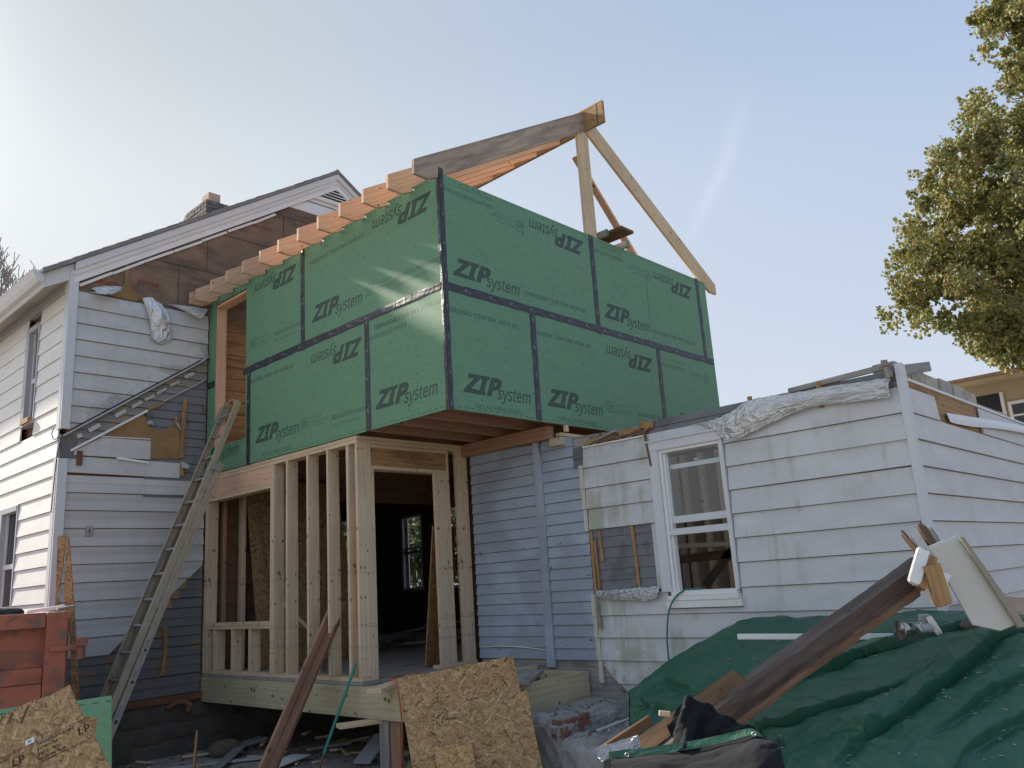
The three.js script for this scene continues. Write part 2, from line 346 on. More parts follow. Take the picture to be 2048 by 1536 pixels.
const T = {
  pine: woodTex([0.67, 0.52, 0.335], [0.48, 0.34, 0.19], { seed: 3, knots: 46 }),
  stud: woodTex([0.67, 0.53, 0.365], [0.49, 0.36, 0.215], { seed: 11, knots: 52, rings: 7, stamp: [[0.29, 0.006], [0.31, 0.004], [0.50, 0.007], [0.525, 0.004], [1.03, 0.005]] }),
  fir: woodTex([0.68, 0.45, 0.30], [0.52, 0.30, 0.175], { seed: 7, knots: 16, rings: 9, knot: 1.3 }),
  firGrey: woodTex([0.45, 0.345, 0.26], [0.29, 0.21, 0.15], { seed: 19, knots: 12, rings: 6, weather: 0.55, stain: 0.4, ringAmt: 0.5 }),
  treated: woodTex([0.53, 0.465, 0.30], [0.38, 0.32, 0.185], { seed: 23, knots: 26, rings: 9, knot: 1.5, stain: 0.15 }),
  brown: woodTex([0.20, 0.115, 0.065], [0.10, 0.052, 0.03], { seed: 29, knots: 12, stain: 0.5 }),
  joist: woodTex([0.36, 0.205, 0.125], [0.24, 0.12, 0.07], { seed: 31, knots: 14, stain: 0.3 }),
  old: woodTex([0.42, 0.25, 0.11], [0.23, 0.115, 0.05], { seed: 37, knots: 20, stain: 0.6 }),
  grey: woodTex([0.36, 0.34, 0.31], [0.20, 0.185, 0.165], { seed: 41, knots: 14, weather: 0.6, stain: 0.5 }),
  beam: woodTex([0.098, 0.064, 0.05], [0.05, 0.032, 0.026], { seed: 43, knots: 6, stain: 0.6, weather: 0.22 }),
};
T.osb = canvasTex(1024, 1024, (g, w, h) => {
  g.fillStyle = '#9a7748'; g.fillRect(0, 0, w, h);
  const cols = ['#b7966a', '#a98759', '#c0a278', '#91714a', '#a07f56', '#b28f62', '#80613d', '#a58560', '#c6aa82', '#73553a', '#b89b72'];
  for (let i = 0; i < 6500; i++) {
    const x = rnd() * w, y = rnd() * h, l = R(22, 95), t = R(4, 14), a = (rnd() - 0.5) * 2.2 + (rnd() < 0.3 ? 1.57 : 0);
    g.globalAlpha = R(0.35, 0.95);
    g.fillStyle = rnd() < 0.035 ? '#4d321b' : cols[Math.floor(rnd() * cols.length)];
    for (const [ox, oy] of [[0, 0], [w, 0], [-w, 0], [0, h], [0, -h]]) {
      if (x + ox < -100 || x + ox > w + 100 || y + oy < -100 || y + oy > h + 100) continue;
      g.save(); g.translate(x + ox, y + oy); g.rotate(a);
      g.beginPath(); g.moveTo(-l / 2, -t / 2); g.lineTo(l / 2, -t / 2 + 2); g.lineTo(l / 2 - 4, t / 2); g.lineTo(-l / 2 + 5, t / 2 - 1); g.fill();
      g.strokeStyle = '#5b3d20'; g.globalAlpha *= 0.28; g.lineWidth = 1; g.stroke(); g.globalAlpha /= 0.28; g.restore();
    }
  }
});
T.osb.repeat.set(1 / 1.22, 1 / 1.22);
const M = {};
for (const k of ['pine', 'stud', 'fir', 'firGrey', 'treated', 'brown', 'joist', 'old', 'grey', 'beam']) M[k] = mat({ map: T[k], bumpMap: T[k], bumpScale: 0.0012, roughness: k === 'beam' ? 0.6 : 0.82 });
M.osb = mat({ map: T.osb, bumpMap: T.osb, bumpScale: 0.0012, roughness: 0.75 });

// grimy siding paint, painted per wall
const sidingMap = (mu, mv, u0, v0, fn) => { const t = tex(1024, 1024, mu, mv, (u, v) => fn(u * mu + u0, v * mv + v0)); t.offset.set(-u0 / mu, -v0 / mv); t.wrapS = t.wrapT = THREE.ClampToEdgeWrapping; return t; };
const whiteBase = (x, y, s) => { const n = fbm(x * 3, y * 9, s, 4), f = fbm(x * 40, y * 40, s + 3, 2); return [0.76, 0.755, 0.735].map(k => k * (0.88 + 0.18 * n + 0.06 * (f - 0.5))); };
const diagY = x => 0.40 + (x + 1.73) * 0.697;              // old porch roof line on the gable
T.gable = sidingMap(2.1, 4.7, -1.95, -2.2, (x, y) => {
  let c = whiteBase(x, y, 50).map((k, i) => k * [0.76, 0.77, 0.775][i]);
  const a = y - diagY(x);
  if (a > -0.05) {                                          // mildew above the flashing, patchy
    const m = fbm(x * 5, y * 8, 61, 5), q = smooth(0.46, 0.72, m - a * 0.75 + 0.14), sp = smooth(0.58, 0.70, fbm(x * 46, y * 46, 67, 3) + 0.2 * m - a * 0.35);
    c = mixc(c, [0.27, 0.275, 0.25], 0.55 * q); c = mixc(c, [0.15, 0.155, 0.135], 0.25 * sp * smooth(0.5, 0.05, a));
  } else if (y < -0.15) {                                   // tide-marked dirt on the lower half of each board
    const k = ((y + 2.021) / 0.206) % 1, e = 0.28 + 0.5 * (fbm(x * 5, Math.floor((y + 2.021) / 0.206) * 3.1, 71, 4) - 0.3) * smooth(-1.7, -0.2, x);
    if (k < e) c = mixc(c, [0.36, 0.35, 0.33], smooth(0, 0.03, e - k) * 0.42);
    c = mixc(c, [0.44, 0.43, 0.40], 0.5 * fbm(x * 2, y * 2, 73, 3));
  }
  const st = smooth(0.58, 0.8, fbm(x * 14, y * 3.5, 79, 3)); return mixc(c, [0.42, 0.41, 0.38], 0.28 * st);
});
T.west = tex(512, 512, 2, 2, (u, v) => whiteBase(u * 2, v * 2, 90).map(k => k * 1.05));
T.bung = sidingMap(3.4, 2.9, 0.2, -2.95, (z, y) => {
  let c = whiteBase(z, y, 110).map((k, i) => k * [0.79, 0.81, 0.84][i]);
  const streak = fbm(z * 16, y * 1.1, 121, 4), blot = fbm(z * 5, y * 6, 127, 5);
  const near = smooth(1.25, 0.5, z) * 0.15 * (0.4 + fbm(z * 3, y * 2, 133, 2)) + smooth(-2.0, -2.7, y) * 0.14 - 0.04;
  const al = smooth(0.50, 0.86, 0.45 * streak + 0.55 * blot + near);
  c = mixc(c, [0.33, 0.35, 0.235], 0.75 * al);
  const bl = smooth(0.80, 0.9, fbm(z * 30, y * 26, 131, 4) + 0.75 * near); c = mixc(c, [0.2, 0.2, 0.15], 0.5 * bl);
  return c;
});
T.south = tex(512, 512, 2, 2, (u, v) => { const c = whiteBase(u * 2, v * 2, 140), b = smooth(0.55, 0.75, fbm(u * 8, v * 4, 145, 4, 8, 4)); return mixc(c.map((k, i) => k * [1.0, 0.975, 0.965][i]), [0.44, 0.42, 0.40], 0.15 * b).map(k => k * 0.86); });
const paint = (base, dirt, s, amt = 0.5) => tex(512, 512, 1.6, 1.6, (u, v) => {
  const n = fbm(u * 10, v * 30, s, 4, 10, 30), b = smooth(0.58, 0.72, fbm(u * 12, v * 9, s + 5, 5, 12, 9));
  return mixc(base.map(k => k * (0.88 + 0.24 * n)), dirt, b * amt);
});
T.blue = tex(1024, 1024, 2.4, 2.4, (u, v) => {
  const n = fbm(u * 12, v * 40, 150, 4, 12, 40), chip = smooth(0.85, 0.86, fbm(u * 60, v * 50, 153, 3, 60, 50)), gr = smooth(0.52, 0.7, fbm(u * 4, v * 3, 157, 4, 4, 3));
  let c = [0.345, 0.40, 0.475].map(k => k * (0.86 + 0.28 * n)); c = mixc(c, [0.235, 0.25, 0.29], 0.5 * gr); return mixc(c, [0.05, 0.05, 0.06], chip);
});
T.grey = paint([0.175, 0.185, 0.20], [0.08, 0.075, 0.07], 160, 0.5);
T.greyLow = paint([0.14, 0.145, 0.15], [0.22, 0.15, 0.09], 170, 0.7);
T.fibre = tex(1024, 512, 2.4, 1.2, (u, v) => {
  const n = fbm(u * 14, v * 7, 180, 5, 14, 7), st = smooth(0.52, 0.70, fbm(u * 5, v * 12, 187, 5, 5, 12)), pl = vn(u * 3, v * 26, 189, 3, 26);
  let c = [0.235, 0.16, 0.11].map(k => k * (0.72 + 0.5 * n)); c = mixc(c, [0.095, 0.075, 0.06], 0.6 * st); return c.map(k => k * (0.93 + 0.12 * pl));
});
T.felt = tex(512, 512, 1, 1, (u, v) => { const n = fbm(u * 8, v * 8, 195, 5, 8, 8), f = vn(u * 120, v * 120, 199, 120, 120); return [0.30, 0.185, 0.085].map(k => k * (0.6 + 0.6 * n + 0.2 * (f - 0.5))); });
T.stone = tex(512, 512, 1, 1, (u, v) => { const n = fbm(u * 6, v * 6, 200, 5, 6, 6), f = vn(u * 90, v * 90, 204, 90, 90); return [0.10, 0.09, 0.075].map(k => k * (0.5 + 0.8 * n + 0.25 * (f - 0.5))); });
T.concrete = tex(512, 512, 1, 1, (u, v) => { const n = fbm(u * 5, v * 5, 210, 5, 5, 5), f = vn(u * 130, v * 130, 214, 130, 130), k = smooth(0.55, 0.7, fbm(u * 7, v * 7, 217, 4, 7, 7)); return mixc([0.33, 0.315, 0.295].map(q => q * (0.72 + 0.5 * n + 0.25 * (f - 0.5))), [0.15, 0.145, 0.12], 0.5 * k); });
T.earth = tex(512, 512, 2, 2, (u, v) => { const n = fbm(u * 7, v * 7, 720, 6, 7, 7), f = vn(u * 150, v * 150, 726, 150, 150); return [0.115, 0.093, 0.07].map(q => q * (0.5 + 0.8 * n + 0.5 * (f - 0.5))); });
T.soil = tex(1024, 1024, 3, 3, (u, v) => { const n = fbm(u * 9, v * 9, 220, 6, 9, 9), f = vn(u * 200, v * 200, 226, 200, 200), k = smooth(0.6, 0.68, fbm(u * 40, v * 40, 229, 3, 40, 40)); return mixc([0.33, 0.30, 0.255].map(q => q * (0.5 + 0.8 * n + 0.5 * (f - 0.5))), [0.2, 0.18, 0.15], 0.4 * k); });
T.rust = tex(1024, 1024, 2.2, 2.2, (u, v) => {
  const n = fbm(u * 7, v * 7, 230, 5, 7, 7), k = smooth(0.50, 0.62, fbm(u * 9, v * 16, 237, 5, 9, 16)), s = smooth(0.66, 0.7, fbm(u * 34, v * 30, 239, 3, 34, 30));
  let c = [0.36, 0.105, 0.055].map(q => q * (0.7 + 0.5 * n)); c = mixc(c, [0.20, 0.07, 0.045], 0.65 * k); return mixc(c, [0.11, 0.095, 0.075], 0.7 * s);
});
T.tarp = tex(1024, 1024, 0.5, 0.5, (u, v) => { const wv = (Math.sin(u * 6.2832 * 150) * Math.sin(v * 6.2832 * 150)) * 0.05, n = fbm(u * 10, v * 10, 240, 4, 10, 10), d = smooth(0.64, 0.74, fbm(u * 16, v * 16, 247, 4, 16, 16)); return mixc([0.028, 0.105, 0.064].map(q => q * (0.85 + 0.3 * n + wv)), [0.06, 0.085, 0.06], 0.3 * d); });
T.crinkle = tex(512, 512, 0.6, 0.6, (u, v) => {
  let h = 0; for (let k = 0; k < 4; k++) { const p = [5, 9, 16, 30][k], a = fbm(u * p + 0.8 * vn(u * 4, v * 4, 260 + k, 4, 4), v * p, 250 + k, 2, p, p); h += Math.abs(a - 0.5) * [1, 0.6, 0.4, 0.25][k]; }
  return [h, h, h];
}, true);
T.fabric = tex(256, 256, 0.12, 0.12, (u, v) => { const f = vn(u * 64, v * 64, 270, 64, 64), w = 0.5 + 0.5 * Math.sin(u * 6.2832 * 40) * Math.sin(v * 6.2832 * 40); return [0.006, 0.0068, 0.010].map(q => q * (0.5 + 0.8 * f + 0.4 * w)); });
T.fibreglass = tex(512, 128, 1.4, 0.35, (u, v) => { const n = fbm(u * 12, v * 20, 280, 4, 12, 20), s = smooth(0.56, 0.72, fbm(u * 16, v * 6, 287, 4, 16, 6)); return mixc([0.37, 0.315, 0.225].map(q => q * (0.8 + 0.35 * n)), [0.24, 0.225, 0.19], 0.6 * s); });
T.shingle = tex(512, 512, 1, 1, (u, v) => { const f = vn(u * 150, v * 150, 290, 150, 150), n = fbm(u * 5, v * 5, 294, 4, 5, 5); return [0.19, 0.187, 0.185].map(q => q * (0.5 + 0.6 * n + 0.7 * f)); });
T.brick = tex(512, 512, 0.6, 0.6, (u, v) => { const n = fbm(u * 9, v * 9, 300, 5, 9, 9); return [0.16, 0.15, 0.14].map(q => q * (0.55 + 0.8 * n)); });
T.bark = tex(256, 256, 0.8, 0.8, (u, v) => { const n = fbm(u * 8, v * 4, 310, 4, 8, 4); return [0.17, 0.145, 0.115].map(q => q * (0.5 + 0.9 * n)); });
T.stucco = tex(512, 512, 3, 3, (u, v) => { const n = fbm(u * 5, v * 5, 320, 5, 5, 5), f = vn(u * 140, v * 140, 325, 140, 140); return [0.47, 0.38, 0.265].map(q => q * (0.85 + 0.2 * n + 0.12 * (f - 0.5))); });
Object.assign(M, {
  gable: mat({ map: T.gable, roughness: 0.62 }), west: mat({ map: T.west, roughness: 0.6 }), bung: mat({ map: T.bung, roughness: 0.6 }), south: mat({ map: T.south, roughness: 0.6 }),
  blue: mat({ map: T.blue, bumpMap: T.blue, bumpScale: 0.0012, roughness: 0.7 }), greyClap: mat({ map: T.grey, roughness: 0.8 }), greyLow: mat({ map: T.greyLow, roughness: 0.85 }),
  fibre: mat({ map: T.fibre, roughness: 0.95 }), felt: mat({ map: T.felt, bumpMap: T.felt, bumpScale: 0.004, roughness: 1 }), stone: mat({ map: T.stone, bumpMap: T.stone, bumpScale: 0.012, roughness: 0.95 }),
  concrete: mat({ map: T.concrete, bumpMap: T.concrete, bumpScale: 0.006, roughness: 0.95 }), soil: mat({ map: T.soil, bumpMap: T.soil, bumpScale: 0.03, roughness: 1 }),
  rust: mat({ map: T.rust, bumpMap: T.rust, bumpScale: 0.002, roughness: 0.62 }),
  tarp: new THREE.MeshPhysicalMaterial({ map: T.tarp, bumpMap: T.crinkle, bumpScale: 0.004, roughness: 0.42, side: THREE.DoubleSide, specularIntensity: 0.7 }),
  fabric: mat({ map: T.fabric, bumpMap: T.fabric, bumpScale: 0.001, roughness: 1, side: THREE.DoubleSide }),
  foil: mat({ color: lin(0.72, 0.72, 0.73), metalness: 0.8, roughness: 0.34, bumpMap: T.crinkle, bumpScale: 0.02, side: THREE.DoubleSide }),
  foilWorn: mat({ color: lin(0.68, 0.68, 0.67), metalness: 0.7, roughness: 0.38, bumpMap: T.crinkle, bumpScale: 0.02, side: THREE.DoubleSide }),
  trim: mat({ color: lin(0.62, 0.64, 0.655), roughness: 0.45 }), trimWhite: mat({ map: T.west, roughness: 0.45 }), trimGrey: mat({ color: lin(0.40, 0.42, 0.45), roughness: 0.5 }),
  soffit: mat({ color: lin(0.34, 0.315, 0.28), roughness: 0.6 }), alu: mat({ color: lin(0.5, 0.51, 0.52), metalness: 0.85, roughness: 0.42 }), steel: mat({ color: lin(0.42, 0.42, 0.42), metalness: 0.8, roughness: 0.4 }),
  fibreglass: mat({ map: T.fibreglass, roughness: 0.55 }), shingle: mat({ map: T.shingle, bumpMap: T.shingle, bumpScale: 0.003, roughness: 1 }), brick: mat({ map: T.brick, bumpMap: T.brick, bumpScale: 0.004, roughness: 0.95 }),
  redBrick: mat({ map: T.brick, color: lin(1.5, 0.75, 0.6), bumpMap: T.brick, bumpScale: 0.006, roughness: 1 }), bark: mat({ map: T.bark, roughness: 1 }), stucco: mat({ map: T.stucco, roughness: 0.95 }),
  redBrown: mat({ map: T.brown, bumpMap: T.brown, bumpScale: 0.001, roughness: 0.7, color: lin(1.05, 0.9, 0.95) }), block: mat({ map: T.concrete, color: lin(1.35, 1.28, 1.15), bumpMap: T.concrete, bumpScale: 0.004, roughness: 0.95 }), weathered: mat({ map: T.greyLow, color: lin(1.7, 1.6, 1.45), roughness: 0.85 }), earth: mat({ map: T.earth, roughness: 1 }), peeled: mat({ map: T.felt, roughness: 1, color: lin(1.1, 1.2, 1.5) }), tan: mat({ map: T.old, bumpMap: T.old, bumpScale: 0.001, roughness: 0.85, color: lin(0.36, 0.34, 0.33) }),
  inner: mat({ map: T.brown, bumpMap: T.brown, bumpScale: 0.001, roughness: 0.9 }), black: mat({ color: lin(0.01, 0.01, 0.011), roughness: 0.5 }),
  glass: new THREE.MeshPhysicalMaterial({ color: lin(0.95, 0.97, 0.96), transmission: 1, thickness: 0, roughness: 0.03, ior: 1.5 }),
  darkGlass: mat({ color: lin(0.02, 0.024, 0.028), roughness: 0.05 }), green: mat({ color: lin(0.015, 0.22, 0.13), roughness: 0.4 }), teal: mat({ color: lin(0.03, 0.20, 0.15), roughness: 0.55 }),
  orange: mat({ color: lin(0.55, 0.12, 0.03), roughness: 0.5 }), paper: mat({ color: lin(0.7, 0.7, 0.68), roughness: 0.7 }), plaster: mat({ color: lin(0.33, 0.29, 0.225), roughness: 0.95 }),
  cream: mat({ color: lin(0.56, 0.53, 0.44), roughness: 0.5 }), insul: mat({ color: lin(0.30, 0.26, 0.2), roughness: 1 }), rope: mat({ color: lin(0.4, 0.36, 0.28), roughness: 1 }), rustMetal: mat({ color: lin(0.16, 0.075, 0.04), roughness: 0.85 }),
});
// ---------------------------------------------------------------- printed sheathing and tape
const PXM = 400;
function logo(g, x, y, s = 1, flip = false) {                 // printed mark, x y in px at its lower left
  g.save(); g.translate(x, y); if (flip) g.rotate(Math.PI); g.scale(s, s);
  g.fillStyle = 'rgba(46,60,56,0.72)'; g.save(); g.transform(1, 0, -0.12, 1, 0, 0); g.font = 'italic bold 104px sans-serif'; { const k = 196 / g.measureText('ZIP').width; g.save(); g.scale(k, 1); g.lineWidth = 6; g.strokeStyle = g.fillStyle; g.lineJoin = 'miter'; g.strokeText('ZIP', 0, 0); g.fillText('ZIP', 0, 0); g.restore(); } g.restore();
  g.font = 'italic 74px sans-serif'; { const k = 205 / g.measureText('system').width; g.save(); g.translate(184, 9); g.scale(k, 1); g.lineWidth = 2; g.strokeStyle = g.fillStyle; g.strokeText('system', 0, 0); g.fillText('system', 0, 0); g.restore(); } g.font = '18px sans-serif'; g.fillText('®', 402, -34); g.restore();
}
function smallPrint(g, x, y, lines, px, flip = false, a = 0.5) {
  g.save(); g.translate(x, y); if (flip) g.rotate(Math.PI); g.fillStyle = `rgba(36,54,46,${a})`;
  lines.forEach((t, i) => { g.font = `${i ? 'normal' : 'bold'} ${px * (i ? 0.72 : 1)}px sans-serif`; g.fillText(t, 0, i * px * 1.05); }); g.restore();
}
function stamp30(g, x, y, flip) {
  g.save(); g.translate(x, y); if (flip) g.rotate(Math.PI); g.strokeStyle = g.fillStyle = 'rgba(36,54,46,0.5)'; g.lineWidth = 4; g.strokeRect(0, -44, 46, 44);
  g.font = 'bold 32px sans-serif'; g.fillText('30', 5, -10); g.font = '17px sans-serif'; g.fillText('YEAR LIMITED', 58, -28); g.fillText('SYSTEM WARRANTY', 58, -6); g.fillRect(58, 2, 120, 2); g.restore();
}
// size w x h metres; prints in metres from the lower left of the sheet
function zipTex(w, h, s, prints) {
  return canvasTex(Math.round(w * PXM), Math.round(h * PXM), (g, W, H) => {
    g.fillStyle = '#659070'; g.fillRect(0, 0, W, H); seed = 7000 + s;
    for (let i = 0; i < W * H / 260; i++) { g.globalAlpha = R(0.02, 0.075); g.fillStyle = rnd() < 0.5 ? '#1c3a28' : '#86ae92'; g.save(); g.translate(rnd() * W, rnd() * H); g.rotate(R(-0.9, 0.9)); g.fillRect(0, 0, R(8, 44), R(2, 9)); g.restore(); }
    for (let i = 0; i < W * H / 2600; i++) { g.globalAlpha = R(0.08, 0.3); g.fillStyle = '#22402f'; g.fillRect(rnd() * W, rnd() * H, R(1, 5), R(1, 3)); }
    g.globalAlpha = 1;
    for (let x = 8; x < W; x += 160) for (let y = 20; y < H; y += 58) { g.fillStyle = rnd() < 0.3 ? 'rgba(150,180,160,0.55)' : 'rgba(28,48,38,0.6)'; g.beginPath(); g.arc(x + R(-9, 9), y + R(-14, 14), R(2.2, 4), 0, 7); g.fill(); }
    g.fillStyle = 'rgba(30,60,44,0.7)'; for (let x = 10; x < W; x += 34) { g.fillRect(x, H - 14, 16, 3); g.fillRect(x, 12, 16, 3); }
    for (let i = 0; i < W * H / 9000; i++) { g.globalAlpha = R(0.02, 0.07); g.strokeStyle = rnd() < 0.6 ? '#b9c8b4' : '#24382c'; g.lineWidth = R(1, 9); g.beginPath(); const x = rnd() * W, y = rnd() * H; g.moveTo(x, y); g.quadraticCurveTo(x + R(-90, 90), y + R(-50, 50), x + R(-150, 150), y + R(-60, 60)); g.stroke(); }
    g.globalAlpha = 1;
    const X = m => m * PXM, Y = m => H - m * PXM;
    for (const p of prints) {
      if (p[0] === 'zip') logo(g, X(p[1]), Y(p[2]), 0.98); if (p[0] === 'piz') logo(g, X(p[1]), Y(p[2]), 0.98, true);
      if (p[0] === 'adv') smallPrint(g, X(p[1]), Y(p[2]), ['AdvanTechFlooring', 'with edge protection'], 30, p[3]);
      if (p[0] === 'size') smallPrint(g, X(p[1]), Y(p[2]), ['ZIP ROOF AND WALL SHEATHING'], 27, p[3], 0.62);
      if (p[0] === 'edge') smallPrint(g, X(p[1]), Y(p[2]), ['TAPE ALL PANEL EDGES'], 24, p[3], 0.5);
      if (p[0] === '30') stamp30(g, X(p[1]), Y(p[2]), p[3]);
      if (p[0] === 'crack') { g.strokeStyle = 'rgba(40,62,40,0.9)'; g.lineWidth = 3.5; g.beginPath(); g.moveTo(X(p[1]), Y(p[2])); for (let k = 1; k <= 10; k++) g.lineTo(X(lerp(p[1], p[3], k / 10)) + R(-2, 2), Y(lerp(p[2], p[4], k / 10))); g.stroke(); }
    }
  });
}
T.tape = canvasTex(1024, 64, (g, w, h) => {
  g.fillStyle = '#24262c'; g.fillRect(0, 0, w, h);
  for (let i = 0; i < 380; i++) { g.globalAlpha = R(0.04, 0.22); g.fillStyle = rnd() < 0.45 ? '#0c0e13' : '#6a707a'; g.fillRect(rnd() * w, rnd() * h, R(10, 130), R(1, 3.5)); }
  g.globalAlpha = 0.7; g.fillStyle = '#aab2bd';
  for (let k = 0; k < 3; k++) { g.font = 'italic bold 27px sans-serif'; g.fillText('ZIP', 20 + k * 330, 40); g.font = 'italic 15px sans-serif'; g.fillText('system', 74 + k * 330, 46); if (k % 2 === 0) { g.font = '10px sans-serif'; g.fillText('FLASHING TAPE', 180 + k * 330, 24); } }
  g.globalAlpha = 1;
});
M.tape = mat({ map: T.tape, bumpMap: T.crinkle, bumpScale: 0.006, roughness: 0.36 });
M.zipPlain = mat({ map: zipTex(1.22, 1.22, 99, []), roughness: 0.7 });
M.zipPlain.map.repeat.set(1 / 1.22, 1 / 1.22);
// wrinkled tape along a straight line on a wall: f(s, t, d) -> point, s along 0..L, t across
function tapeGeo(L, W, f, sd) {
  const nu = Math.max(6, Math.round(L / 0.03)), nv = 6, pos = [], uv = [], idx = [];
  for (let i = 0; i <= nu; i++) for (let j = 0; j <= nv; j++) {
    const s = i / nu * L, t = (j / nv - 0.5) * W, rim = j === 0 || j === nv || i === 0 || i === nu;
    const wr = Math.abs(fbm(s * 5, t * 60 + 20, sd, 3) - 0.5) * 0.016 + 0.002;
    pos.push(...f(s, t + (rim ? (vn(s * 9, j, sd) - 0.5) * 0.009 : 0), rim ? 0.0006 : wr)); uv.push(s + sd * 0.37, (t / W + 0.5) * 0.06);
    if (i < nu && j < nv) { const a = i * (nv + 1) + j; idx.push(a, a + nv + 1, a + 1, a + 1, a + nv + 1, a + nv + 2); }
  }
  const g = new THREE.BufferGeometry(); g.setAttribute('position', new THREE.Float32BufferAttribute(pos, 3)); g.setAttribute('uv', new THREE.Float32BufferAttribute(uv, 2)); g.setIndex(idx); g.computeVertexNormals(); return g;
}
T.tape.repeat.set(1 / 0.96, 1 / 0.06);
M.tape.side = THREE.DoubleSide;
// ---------------------------------------------------------------- ground
{
  const g = new THREE.PlaneGeometry(500, 500, 1, 1); g.rotateX(-Math.PI / 2);
  const uv = g.attributes.uv; for (let i = 0; i < uv.count; i++) uv.setXY(i, uv.getX(i) * 500, uv.getY(i) * 500);
  const o = add('ground', g, M.soil); o.position.y = -3.36; tag(o, 'dry stony ground of the building site', 'ground', null, 'structure');
  const p = new THREE.PlaneGeometry(8.4, 6.6, 84, 66), P = p.attributes.position; for (let i = 0; i < P.count; i++) { const x = P.getX(i), y = P.getY(i), e = smooth(1, 0.7, Math.max(Math.abs(x) / 4.2, Math.abs(y) / 3.3)); P.setZ(i, e * (0.004 + 0.05 * fbm(x * 2 + 9, y * 2 + 9, 551, 4))); } p.computeVertexNormals(); p.rotateX(-Math.PI / 2); const q = p.attributes.uv; for (let i = 0; i < q.count; i++) q.setXY(i, q.getX(i) * 8.4, q.getY(i) * 6.6);
  const s = add('soil_patch', p, M.soil); s.position.set(1.6, -3.356, -1.9); tag(s, 'uneven bare soil dug out under the new deck', 'soil', null, 'structure');
}
